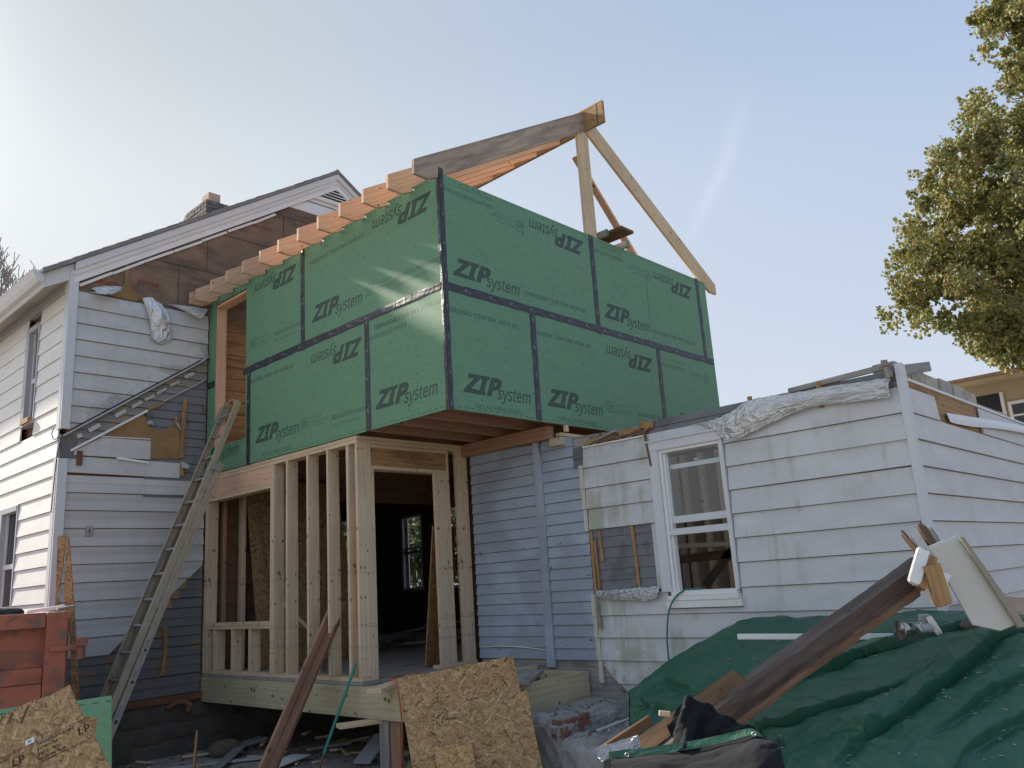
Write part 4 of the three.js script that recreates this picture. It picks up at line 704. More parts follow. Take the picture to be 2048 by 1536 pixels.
  const raf = (z, right, m, label) => {
    let p = [[-0.314, yt(-0.311)], [-0.316, 2.30], [-0.14, 2.296], [-0.013, yb(-0.013)], [-0.013, 2.412], [0.085, 2.412], [2.53, yb(2.53)], [2.53, yt(2.53)]].map(q => right ? [5.10 - q[0], q[1]] : q);
    if (right) p.reverse();
    const g = new THREE.ExtrudeGeometry(shapeGeo(p.slice().reverse()), { depth: 0.032, bevelEnabled: true, bevelThickness: 0.003, bevelSize: 0.003, bevelSegments: 1 });
    const a = Math.atan(0.587) * (right ? -1 : 1), uv = g.attributes.uv, P = g.attributes.position, ou = R(0, 2), ov = R(0, 1);
    for (let i = 0; i < uv.count; i++) { const x = P.getX(i), y = P.getY(i); uv.setXY(i, x * Math.cos(a) + y * Math.sin(a) + ou, -x * Math.sin(a) + y * Math.cos(a) + P.getZ(i) + ov); }
    g.translate(0, 0, z - 0.035); add('rafter', g, m, G, label);
  };
  for (let k = 0; k < 12; k++) raf(0.0 - k * 0.4064 + (k ? R(-0.006, 0.006) : 0), false, k ? M.fir : M.firGrey, k ? undefined : 'weathered grey front rafter of the left slope');
  raf(-4.66, false, M.fir); raf(0.0, true, M.pine, 'single front rafter of the right slope');
  bx('ridge_board', 2.531, 2.569, 3.845, 4.145, -4.74, 0.30, M.old, G); bar('mark', [2.530, 3.85, 0.205], [2.530, 4.14, 0.205], 0.012, 0.002, M.black, G, [0, 0, 1]);
  bx('post', 2.385, 2.525, 2.41, 3.86, -0.053, -0.015, M.pine, G); bx('post', 2.53, 2.568, 2.41, 3.843, -0.155, -0.015, M.pine, G); bx('post', 2.572, 2.608, 2.41, 3.80, -0.155, -0.017, M.pine, G);
  bar('brace', [2.615, 3.63, -0.25], [3.80, 2.50, -0.25], 0.09, 0.038, M.fir, G, [0, 0, 1]);
  // ground storey: west wall
  const S = (y0, y1, z0, z1, m = M.stud) => bx('stud', 0.012, 0.152, y0, y1, z0, z1, m, G, { keepU: true });
  bx('subfloor', 0.012, 5.0, -2.492, -2.458, -4.76, -1.462, M.grey, G);
  bx('bottom_plate', 0.012, 0.152, -2.457, -2.419, -4.74, -1.463, M.pine, G); bx('top_plate', 0.012, 0.152, -0.042, -0.004, -4.74, -1.463, M.pine, G); bx('top_plate', 0.012, 0.152, -0.082, -0.044, -4.74, -1.463, M.pine, G);
  S(-2.418, -0.083, -4.745, -4.707); S(-2.418, -0.348, -4.705, -4.667);
  bx('header', 0.012, 0.05, -0.312, -0.085, -4.704, -3.126, M.fir, G); bx('header', 0.112, 0.15, -0.312, -0.085, -4.704, -3.126, M.fir, G); bx('header_plate', 0.012, 0.152, -0.350, -0.313, -4.666, -3.164, M.pine, G);
  S(-2.418, -0.313, -3.162, -3.124); S(-2.418, -0.083, -3.122, -3.084);
  for (const z of [-2.831, -2.408, -2.02, -1.66]) S(-2.418, -0.083, z, z + 0.038);
  S(-2.418, -0.083, -1.502, -1.464);
  bx('window_sill', 0.012, 0.152, -1.897, -1.859, -4.666, -3.164, M.pine, G); bx('window_sill', 0.012, 0.152, -1.937, -1.899, -4.666, -3.164, M.pine, G);
  for (const z of [-4.66, -4.47, -4.035, -3.63]) bx('cripple_stud', 0.012, 0.152, -2.418, -1.938, z, z + 0.038, M.stud, G, { keepU: true });
  // south wall of the ground storey with the doorway
  const N = (name, x0, x1, y0, y1, z0 = -1.602, z1 = -1.4625, m = M.stud) => bx(name, x0, x1, y0, y1, z0, z1, m, G, { keepU: true });
  N('top_plate', 0.154, 1.62, -0.042, -0.004, -1.602, -1.4625, M.pine); N('top_plate', 0.154, 1.62, -0.082, -0.044, -1.602, -1.4635, M.pine);
  N('stud', 0.0525, 0.150, -2.418, -0.083, -1.501, -1.4635); N('stud', 0.153, 0.189, -2.457, -0.083); N('stud', 0.191, 0.228, -2.457, -0.352);
  N('header', 0.192, 1.254, -0.312, -0.122, -1.502, -1.464, M.old); N('header_top', 0.192, 1.254, -0.121, -0.084, -1.602, -1.463, M.pine); N('header_plate', 0.192, 1.254, -0.350, -0.313, -1.602, -1.463, M.pine);
  N('stud', 1.072, 1.214, -2.418, -0.351, -1.502, -1.4645); N('stud', 1.217, 1.254, -2.418, -0.351); N('stud', 1.257, 1.294, -2.418, -0.083);
  N('stud', 1.402, 1.545, -2.418, -0.083, -1.502, -1.463); N('stud', 1.548, 1.585, -2.418, -0.083); N('bottom_plate', 1.06, 1.60, -2.457, -2.419, -1.602, -1.463, M.pine);
  bx('north_partition', 1.66, 5.0, -2.457, 0.0, -1.60, -1.50, M.inner, G); bx('east_partition', 4.95, 5.05, -2.6, 0.0, -4.74, -1.61, M.inner, G);
  // struts standing inside the room against the old gable
  bx('inner_stud', 0.47, 0.51, -2.45, -0.01, -4.735, -4.60, M.stud, G, { keepU: true }); bx('inner_stud', 0.22, 0.26, -2.45, -0.01, -4.735, -4.64, M.joist, G);
}
// ---------------------------------------------------------------- deck frame
const deck = thing('porch_deck', 'treated wood deck frame under the new addition', 'deck frame');
{
  const G = deck;
  bx('rim_joist', -0.003, 0.036, -2.782, -2.495, -4.74, 0.08, M.treated, G); bx('rim_joist', -0.003, 1.55, -2.785, -2.50, 0.081, 0.119, M.treated, G); bx('rim_joist', 1.552, 1.59, -2.785, -2.50, -1.46, 0.117, M.treated, G);
  for (let k = 0; k < 4; k++) bx('joist', 0.30 + k * 0.4, 0.338 + k * 0.4, -2.78, -2.51, -1.46, 0.08, M.treated, G);
  for (let k = 0; k < 8; k++) bx('joist', 0.04, 4.9, -2.78, -2.495, -1.75 - k * 0.4, -1.712 - k * 0.4, M.treated, G);
  bx('ledger', 0.04, 1.55, -2.78, -2.497, -1.50, -1.462, M.treated, G);
  bx('support_post', 0.045, 0.085, -3.36, -2.79, -1.07, -0.93, M.joist, G); bx('support_post', 0.045, 0.083, -3.36, -2.79, -1.24, -1.10, M.grey, G); bx('support_post', 1.40, 1.50, -3.36, -2.79, -0.1, 0.04, M.joist, G);
  bar('blocking', [-0.31, -2.806, -1.40], [0.30, -2.806, -1.18], 0.038, 0.14, M.pine, G);
}
// ---------------------------------------------------------------- single storey wing, roof taken off
const wing = thing('bungalow_wing', 'low roofless wing with blue clapboards, mildewed white siding and double hung window', 'bungalow');
{
  const G = wing, P = 0.2095, Y = k => -0.30 - P * k;
  const cs = shapeGeo([[-1.40, -3.3], [3.44, -3.3], [3.44, -0.17], [1.10, -0.19], [0.3, -0.17], [-1.40, -0.12]]), h = new THREE.Path(); [[1.19, -1.78], [1.85, -1.78], [1.85, -0.47], [1.19, -0.47]].forEach((p, i) => i ? h.lineTo(...p) : h.moveTo(...p)); cs.holes.push(h);
  const cg = new THREE.ExtrudeGeometry(cs, { depth: 0.13, bevelEnabled: false }); cg.rotateY(-Math.PI / 2); cg.translate(1.742, 0, 0); add('wall_frame', cg, M.grey, G);
  bx('south_wall', 1.745, 8.6, -3.3, -0.21, 3.33, 3.455, M.old, G, { bev: 0 }); bx('north_wall', 1.745, 6.3, -3.3, -0.03, -1.48, -1.38, M.plaster, G, { bev: 0 }); bx('north_wall', 5.13, 6.3, -0.03, 0.6, -1.48, -1.38, M.plaster, G, { bev: 0 });
  bx('wing_floor', 1.745, 8.6, -2.75, -2.62, -1.38, 3.33, M.osb, G, { bev: 0 });
  bx('east_wall', 6.20, 6.30, -2.62, 0.3, -1.38, 1.6, M.plaster, G, { bev: 0 });
  for (let k = 0; k < 9; k++) bx('stud', 6.06, 6.198, -2.62, 0.26, -1.33 + k * 0.31, -1.275 + k * 0.31, M.pine, G); bx('duct', 6.10, 6.196, -2.6, 0.1, -0.62, -0.47, M.steel, G);
  for (let k = 0; k < 9; k++) bx('stud', 2.0 + k * 0.45, 2.038 + k * 0.45, -2.62, -0.15, -1.378, -1.25, M.pine, G); bx('wall_plate', 6.05, 6.31, 0.3, 0.34, -1.38, 1.6, M.pine, G); 
  // blue clapboards with a corner board between the two runs
  for (let k = 0; k < 20; k++) {
    const y1 = -0.135 - k * 0.113, y0 = y1 - 0.113, low = y1 < -2.29, m = low ? M.greyClap : M.blue;
    clap(G, 'clapboard', 'bung', -1.41, -0.408, y0, y1, m, { b: 0.018, t: 0.001, sag: R(-0.003, 0.003), clips: [belowLine(-1.41, -0.085, -0.4, -0.165)] });
    clap(G, 'clapboard', 'bung', -0.297, k < 3 ? 0.14 : 0.26, y0 - 0.004, y1 - 0.004, m, { b: 0.018, t: 0.001, sag: R(-0.003, 0.003) });
  }
  { const s = new THREE.ExtrudeGeometry(shapeGeo([[-0.402, -2.47], [-0.304, -2.47], [-0.303, -0.32], [-0.325, -0.22], [-0.332, -0.13], [-0.39, -0.12], [-0.405, -0.32]]), { depth: 0.03, bevelEnabled: true, bevelSize: 0.003, bevelThickness: 0.003, bevelSegments: 1 }); s.rotateY(-Math.PI / 2); s.translate(1.598, 0, 0); fixUV(s, 1); add('corner_board', s, M.blue, G); }
  add('paint_edge', tubeGeo([[1.583, -2.283, -1.38], [1.583, -2.272, -1.0], [1.582, -2.29, -0.6], [1.582, -2.31, -0.42]], 0.006, 20, 4), M.trimWhite, G);
  for (let k = 0; k < 2; k++) clap(G, 'old_shingle', 'bung', 0.142, 0.262, -0.40 - k * 0.10, -0.295 - k * 0.10 + 0.02, M.greyLow, { b: 0.02, t: 0.01 });
  // white siding, left of the window
  for (let k = 0; k < 4; k++) { const zl = [0.27, 0.265, 0.27, 0.28][k]; clap(G, 'siding_board', 'bung', zl, 1.075, Y(k + 1), Y(k), M.bung, { sag: R(-0.006, 0.004), clips: k === 3 ? [] : [] }); }
  for (let k = 0; k < 4; k++) clap(G, 'edge_strip', 'bung', 0.20 + k * 0.006, 0.262 + R(-0.006, 0.004), Y(k + 1) - (k === 3 ? 0.01 : 0), Y(k) - (k ? 0 : 0.17), M.cream, { b: 0.022, t: 0.018 });
  for (let k = 7; k < 12; k++) clap(G, 'edge_strip', 'bung', 0.225 + (k - 7) * 0.008, 0.275 + (k - 7) * 0.008 + R(-0.006, 0.004), Math.max(Y(k + 1), -2.60), Y(k), M.cream, { b: 0.022, t: 0.018 });
  add('top_lip', barGeo([1.583, -0.296, 0.28], [1.583, -0.298, 1.07], 0.016, 0.02), M.trimWhite, G);
  // opened patch with grey clapboards and furring strips
  for (let k = 0; k < 6; k++) clap(G, 'clapboard', 'bung', 0.30, 1.02, -1.745 + k * 0.105, -1.64 + k * 0.105, M.greyClap, { b: 0.003, t: -0.006 });
  bar('furring_strip', [1.588, -1.16, 0.40], [1.588, -1.46, 0.41], 0.032, 0.02, M.old, G, [0, 0, 1]); bar('furring_strip', [1.588, -1.25, 0.33], [1.588, -1.72, 0.345], 0.034, 0.02, M.old, G, [0, 0, 1]); bar('furring_strip', [1.588, -1.145, 0.80], [1.588, -1.735, 0.815], 0.034, 0.02, M.old, G, [0, 0, 1]);
  clap(G, 'side_strip', 'bung', 1.02, 1.075, -1.755, -1.14, M.bung, { b: 0.008, t: 0.008 });
  bx('rotten_edge', 1.585, 1.60, -1.74, -1.15, 0.27, 0.305, M.old, G);
  add('torn_foil', sheetGeo([[[1.575, -1.735, 0.29], [1.57, -1.735, 0.6], [1.57, -1.73, 0.9], [1.575, -1.725, 1.06]], [[1.55, -1.775, 0.33], [1.515, -1.78, 0.6], [1.515, -1.785, 0.9], [1.54, -1.78, 1.055]], [[1.56, -1.81, 0.36], [1.53, -1.83, 0.6], [1.53, -1.845, 0.85], [1.55, -1.845, 1.02]]], 90, 30, (u, v) => (fbm(u * 10, v * 3, 431, 3) - 0.5) * 0.02 + 0.010 * (1 - Math.abs(2 * fbm(u * 20, v * 6, 433, 2) - 1)) ** 5), M.foil, G, 'crumpled silver foil rolled under the open patch');
  add('dry_vine', tubeGeo([[1.56, -1.79, 0.31], [1.54, -1.85, 0.33], [1.555, -1.95, 0.32], [1.56, -2.1, 0.335]], 0.02, 20, 6), M.insul, G);
  for (let k = 7; k < 12; k++) { const y0 = k === 11 ? Y(12) : Y(k + 1), c = [aboveLine(0.30, -2.44, 0.66, -2.76)]; if (k === 7) { clap(G, 'siding_board', 'bung', 0.28, 1.128, y0, Y(k), M.bung, {}); clap(G, 'siding_board', 'bung', 1.13, 1.878, y0, -1.928, M.bung, { b: 0.022, t: 0.017 }); } else clap(G, 'siding_board', 'bung', 0.28 + (k - 7) * 0.008, 3.437, y0, Y(k), M.bung, { clips: c, sag: R(-0.004, 0.004) }); }
  clap(G, 'siding_board', 'bung', 1.88, 3.437, Y(8), Y(7), M.bung, {});
  for (let k = 0; k < 7; k++) clap(G, 'siding_board', 'bung', 1.885, 3.437, Y(k + 1), Y(k), M.bung, { sag: R(-0.005, 0.005) });
  clap(G, 'siding_board', 'bung', 1.075, 1.89, -0.375, -0.285, M.bung, { b: 0.022, t: 0.016 });
  // grey boards bared above, furring ends, old sheathing
  for (let k = 0; k < 2; k++) clap(G, 'clapboard', 'bung', 1.10, 3.40, -0.305 + k * 0.07, -0.235 + k * 0.07, M.greyClap, { b: 0.006, t: 0.0, sag: 0.004 });
  for (const z of [2.19, 2.82]) bar('furring_strip', [1.588, -0.36, z], [1.588, -0.135, z], 0.04, 0.022, M.old, G, [0, 0, 1]);
  for (let k = 0; k < 9; k++) add('broken_board', roughBar([1.588 + R(-0.012, 0.004), R(-0.28, -0.2), 0.31 + k * 0.075], [1.588, R(-0.28, -0.2), 0.31 + k * 0.075 + R(0.15, 0.3)], R(0.04, 0.07), 0.022, [0, 1, 0], 0.002, 0.03, 640 + k), k % 3 ? M.brown : M.old, G);
  bar('broken_board', [1.57, -0.185, 1.02], [1.57, -0.21, 1.17], 0.07, 0.025, M.old, G); add('torn_edge', tubeGeo([[1.57, -0.25, 0.45], [1.55, -0.22, 0.62], [1.56, -0.185, 0.75]], 0.012, 12, 4), M.foilWorn, G);
  bar('hanging_splinter', [1.56, -0.20, 1.17], [1.55, -0.26, 1.075], 0.02, 0.015, M.old, G); bar('hanging_splinter', [1.55, -0.25, 1.07], [1.56, -0.61, 1.11], 0.025, 0.015, M.brown, G, [0, 0, 1]);
  add('torn_foil', sheetGeo([[[1.575, -0.285, 1.58], [1.57, -0.27, 1.89], [1.56, -0.18, 2.2], [1.56, -0.185, 2.5], [1.56, -0.20, 2.85], [1.565, -0.225, 3.40]], [[1.575, -0.31, 1.70], [1.53, -0.36, 1.92], [1.50, -0.31, 2.2], [1.51, -0.28, 2.5], [1.52, -0.28, 2.85], [1.53, -0.30, 3.39]], [[1.575, -0.40, 1.84], [1.545, -0.505, 1.98], [1.53, -0.465, 2.2], [1.54, -0.385, 2.5], [1.54, -0.345, 2.80], [1.55, -0.39, 3.385]]], 140, 36, (u, v) => (fbm(u * 20, v * 4, 441, 3) - 0.5) * 0.028 + 0.012 * (1 - Math.abs(2 * fbm(u * 34 + v * 5, v * 6, 443, 2) - 1)) ** 5), M.foilWorn, G, 'crumpled silver backing hanging from the wall top');
  // double hung window
  const w = new THREE.Group(); w.name = 'window'; G.add(w);
  add('casing', mergeGeometries([boxGeo(1.555, 1.60, -1.78, -0.47, 1.085, 1.19), boxGeo(1.56, 1.60, -1.78, -0.47, 1.848, 1.878), boxGeo(1.553, 1.60, -0.47, -0.375, 1.085, 1.878), boxGeo(1.535, 1.60, -0.385, -0.370, 1.06, 1.89)]), M.trim, w);
  add('sill', mergeGeometries([boxGeo(1.545, 1.66, -1.815, -1.775, 1.19, 1.86), boxGeo(1.53, 1.64, -1.86, -1.816, 1.15, 1.875), boxGeo(1.54, 1.60, -1.925, -1.861, 1.13, 1.89)]), M.trimWhite, w);
  add('frame', mergeGeometries([boxGeo(1.575, 1.70, -1.775, -0.47, 1.191, 1.222), boxGeo(1.575, 1.70, -1.775, -0.47, 1.83, 1.847), boxGeo(1.575, 1.70, -0.50, -0.47, 1.222, 1.83), boxGeo(1.60, 1.66, -1.775, -0.50, 1.2225, 1.245)]), M.trimWhite, w);
  add('upper_sash', mergeGeometries([boxGeo(1.61, 1.645, -1.165, -1.10, 1.246, 1.829), boxGeo(1.61, 1.64, -1.10, -0.50, 1.246, 1.262), boxGeo(1.61, 1.64, -1.10, -0.50, 1.812, 1.829)]), M.trim, w);
  bx('sash_rail', 1.58, 1.608, -1.275, -1.215, 1.2225, 1.83, M.trim, w); bx('sash_rail', 1.66, 1.69, -0.655, -0.612, 1.246, 1.829, M.trim, w);
  bx('pane', 1.624, 1.627, -1.10, -0.50, 1.262, 1.812, M.glass, w, { bev: 0 }); bx('latch', 1.655, 1.67, -0.606, -0.585, 1.52, 1.56, M.steel, w);
  // south side wall
  for (let k = 1; k < 12; k++) clap(G, 'siding_board', 'south', 1.65, 8.6, Y(k + 1), Y(k), M.south, { sag: 0 });
  clap(G, 'siding_board', 'south', 1.65, 2.36, Y(1), Y(0), M.south, { b: 0.018 }); clap(G, 'siding_board', 'south', 3.7, 8.6, Y(1), Y(0) + 0.05, M.south, { b: 0.018 });
  bx('wall_cap', 1.69, 8.6, -0.245, -0.222, 3.44, 3.475, M.trimWhite, G);
  add('bent_siding', sheetGeo([[[2.62, -0.415, 3.477], [3.2, -0.385, 3.48], [4.0, -0.34, 3.485], [5.0, -0.30, 3.50], [6.2, -0.27, 3.50]], [[2.62, -0.465, 3.485], [3.2, -0.44, 3.495], [4.0, -0.395, 3.51], [5.0, -0.355, 3.53], [6.2, -0.33, 3.53]], [[2.63, -0.50, 3.49], [3.2, -0.485, 3.495], [4.0, -0.435, 3.51], [5.0, -0.39, 3.525], [6.2, -0.36, 3.52]]], 60, 10, (u, v) => (fbm(u * 10, v * 2, 451, 2) - 0.5) * 0.012), mat({ map: T.west, roughness: 0.5, side: THREE.DoubleSide }), G, 'bent strip of white siding pulled off the side wall');
  add('corner_trim', mergeGeometries([boxGeo(1.572, 1.59, -2.65, -0.125, 3.438, 3.498), boxGeo(1.591, 1.648, -2.65, -0.13, 3.478, 3.498)]), M.trim, G);
  for (let k = 0; k < 9; k++) { const low = k > 5; bx('concrete_block', 1.97 + k * 0.405, 1.97 + k * 0.405 + R(0.36, 0.378), -0.20, (low ? -0.10 : 0.0) + R(-0.012, 0.008), 3.14, 3.325 + R(-0.01, 0.004), M.block, G, { bev: 0.01 }); }
  add('weathered_plank', barGeo([1.50, -0.195, 3.40], [2.55, 0.0, 3.42], 0.085, 0.04), M.grey, G, 'splintered weathered plank end over the wing corner'); bar('weathered_plank', [1.60, -0.16, 2.55], [1.60, -0.125, 3.42], 0.045, 0.03, M.grey, G); bar('beam_end', [1.56, -0.16, 3.38], [1.80, -0.06, 3.30], 0.07, 0.05, M.joist, G);
}
// ---------------------------------------------------------------- loose things about the site
{ // extension ladder leaning in the upper window opening
  const L = thing('extension_ladder', 'worn tan fibreglass extension ladder leaning against the green addition', 'ladder');
  const px = y => -0.09 + 0.402 * (y - 0.774), off = 0.088;
  const rail = (z, y0, y1, o, lip) => { const a = [px(y0) + o, y0, z], b = [px(y1) + o, y1, z], n = [0.928, -0.373, 0]; const q = (p, s, dz) => [p[0] + n[0] * s, p[1] + n[1] * s, p[2] + dz];
    add('rail', mergeGeometries([barGeo(a, b, 0.066, 0.006, n), barGeo(q(a, 0.033, lip * 0.015), q(b, 0.033, lip * 0.015), 0.006, 0.034, n), barGeo(q(a, -0.033, lip * 0.015), q(b, -0.033, lip * 0.015), 0.006, 0.034, n)]), M.fibreglass, L); };
  rail(-3.715, -3.30, 0.0, off, -1); rail(-4.125, -3.30, 0.0, off, 1); rail(-3.745, -2.9, 0.80, 0, -1); rail(-4.095, -2.9, 0.84, 0, 1);
  for (let k = 0; k < 15; k++) { const y = 0.373 + 0.275 - k * 0.2725; add('rung', tubeGeo([[px(y) - 0.004, y, -4.09], [px(y) - 0.004, y, -3.75]], 0.017, 1, 10), M.alu, L); if (y < -0.1 && k % 1 === 0) add('rung', tubeGeo([[px(y) + off, y, -4.12], [px(y) + off, y, -3.72]], 0.016, 1, 10), M.alu, L); }
  const br = (y, o, z, h) => add('bracket', barGeo([px(y - h) + o, y - h, z], [px(y + h) + o, y + h, z], 0.10, 0.045, [0.928, -0.373, 0]), M.steel, L); br(-0.06, 0.05, -3.715, 0.035); br(0.66, 0.0, -4.09, 0.10); br(-0.06, 0.05, -4.125, 0.035);
  add('rope', tubeGeo([[-0.10, 0.80, -4.05], [-0.07, 0.86, -3.95], [-0.09, 0.80, -3.85], [-0.12, 0.70, -3.78]], 0.008, 20, 5), M.rope, L);
  for (const [y, h, k] of [[-1.20, 0.22, 0], [-1.98, 0.11, 1], [-2.28, 0.12, 1], [-2.62, 0.16, 1], [-3.0, 0.10, 1]]) {
    const t = canvasTex(256, 64, (g, W, H) => { g.fillStyle = '#9c9a97'; g.fillRect(0, 0, W, H); g.fillStyle = '#33343a'; if (k) { g.beginPath(); g.arc(28, 32, 20, 0, 7); g.fill(); } g.font = 'bold 24px sans-serif'; g.fillText(k ? 'DANGER' : 'WARNING', k ? 60 : 14, 28); for (let i = 0; i < 26; i++) g.fillRect(60 + (i % 9) * 20, 38 + Math.floor(i / 9) * 8, R(6, 16), 3); for (let i = 0; i < 60; i++) { g.fillStyle = '#b5aa88'; g.fillRect(rnd() * W, rnd() * H, R(2, 12), R(1, 4)); } });
    const o = k ? off : 0, z = k ? -3.7105 : -4.0915, g = new THREE.PlaneGeometry(h * 2, 0.062); const X = V(0.373, 0.928, 0), Yv = V(-0.928, 0.373, 0); g.applyMatrix4(new THREE.Matrix4().makeBasis(X, Yv, V(0, 0, 1)).setPosition(px(y) + o, y, z)); add('sticker', g, mat({ map: t, roughness: 0.5 }), L);
  }
  for (const z of [-3.715, -4.125]) bx('foot', -1.86, -1.70, -3.36, -3.27, z - 0.03, z + 0.03, M.black, L);
}
{ // rusty waste container
  const D = thing('waste_container', 'rusty orange open topped waste container with hinged door', 'waste container', F2W(-4.0, -3.36, 7.4), YAW + 0.56);
  const B = (n, x0, x1, y0, y1, z0, z1, m = M.rust, b = 0.008) => bx(n, x0 + 4.0, x1 + 4.0, y0 + 3.36, y1 + 3.36, z0, z1, m, D, { bev: b });
  B('door_panel', -6.4, -4.10, -2.34, -1.60, -0.10, -0.07); B('top_rail', -6.4, -4.175, -1.725, -1.598, -0.07, 0.03); B('door_post', -4.172, -4.005, -2.36, -1.60, -0.10, 0.035);
  B('mid_rail', -6.4, -4.175, -2.18, -2.05, -0.07, 0.005); B('lower_rail', -6.4, -4.175, -2.36, -2.182, -0.07, 0.02); B('side_wall', -4.06, -3.985, -2.36, -1.60, -3.6, -0.10, M.rust); B('side_wall', -6.4, -6.33, -2.36, -1.60, -3.6, -0.10, M.rust); B('back_wall', -6.4, -4.0, -2.36, -1.60, -3.7, -3.6, M.rust); B('container_floor', -6.4, -4.0, -2.44, -2.37, -3.7, -0.05, M.rust);
  B('hinge_arm', -4.13, -3.86, -1.93, -1.885, 0.035, 0.06); B('hinge_arm', -3.94, -3.86, -1.905, -1.865, 0.0, 0.09); add('hinge_pin', (() => { const g = new THREE.CylinderGeometry(0.036, 0.036, 0.16, 14).toNonIndexed(); fixUV(g, 1); g.translate(-3.895 + 4.0, -1.925 + 3.36, 0.045); return g; })(), M.rust, D); B('hinge_plate', -3.94, -3.85, -1.90, -1.83, 0.02, 0.1);
  B('corner_cap', -4.05, -3.975, -1.665, -1.598, -0.02, 0.036); for (const x of [-6.1, -4.4]) B('skid_rail', x, x + 0.14, -3.34, -2.445, -3.5, -0.3, M.rust);
  const J = (name, label, g, m, p) => { const o = add(name, g, m); o.position.set(...p); tag(o, label, 'debris', 'scraps heaped in the waste container'); };
  J('debris_bag', 'black plastic bag bulging over the container rim', (() => { const g = new THREE.IcosahedronGeometry(0.15, 4), p = g.attributes.position; for (let i = 0; i < p.count; i++) { const f = 0.75 + 0.5 * fbm(p.getX(i) * 8 + 20, p.getY(i) * 8 + p.getZ(i) * 7 + 20, 461, 3); p.setXYZ(i, p.getX(i) * f * 1.3, p.getY(i) * f * 0.55, p.getZ(i) * f); } g.computeVertexNormals(); return g; })(), M.black, F2W(-4.92, -1.60, 7.9));
  J('debris_scrap', 'pale board scrap lying on the container rubbish', barGeo([-0.15, 0, 0], [0.15, 0.03, 0.05], 0.03, 0.12), M.trimWhite, F2W(-4.42, -1.585, 7.75)); J('debris_scrap', 'small dark roofing scrap on the container rubbish', barGeo([-0.07, 0, 0], [0.07, 0.02, 0.02], 0.02, 0.1), M.shingle, F2W(-4.2, -1.578, 7.7));
}
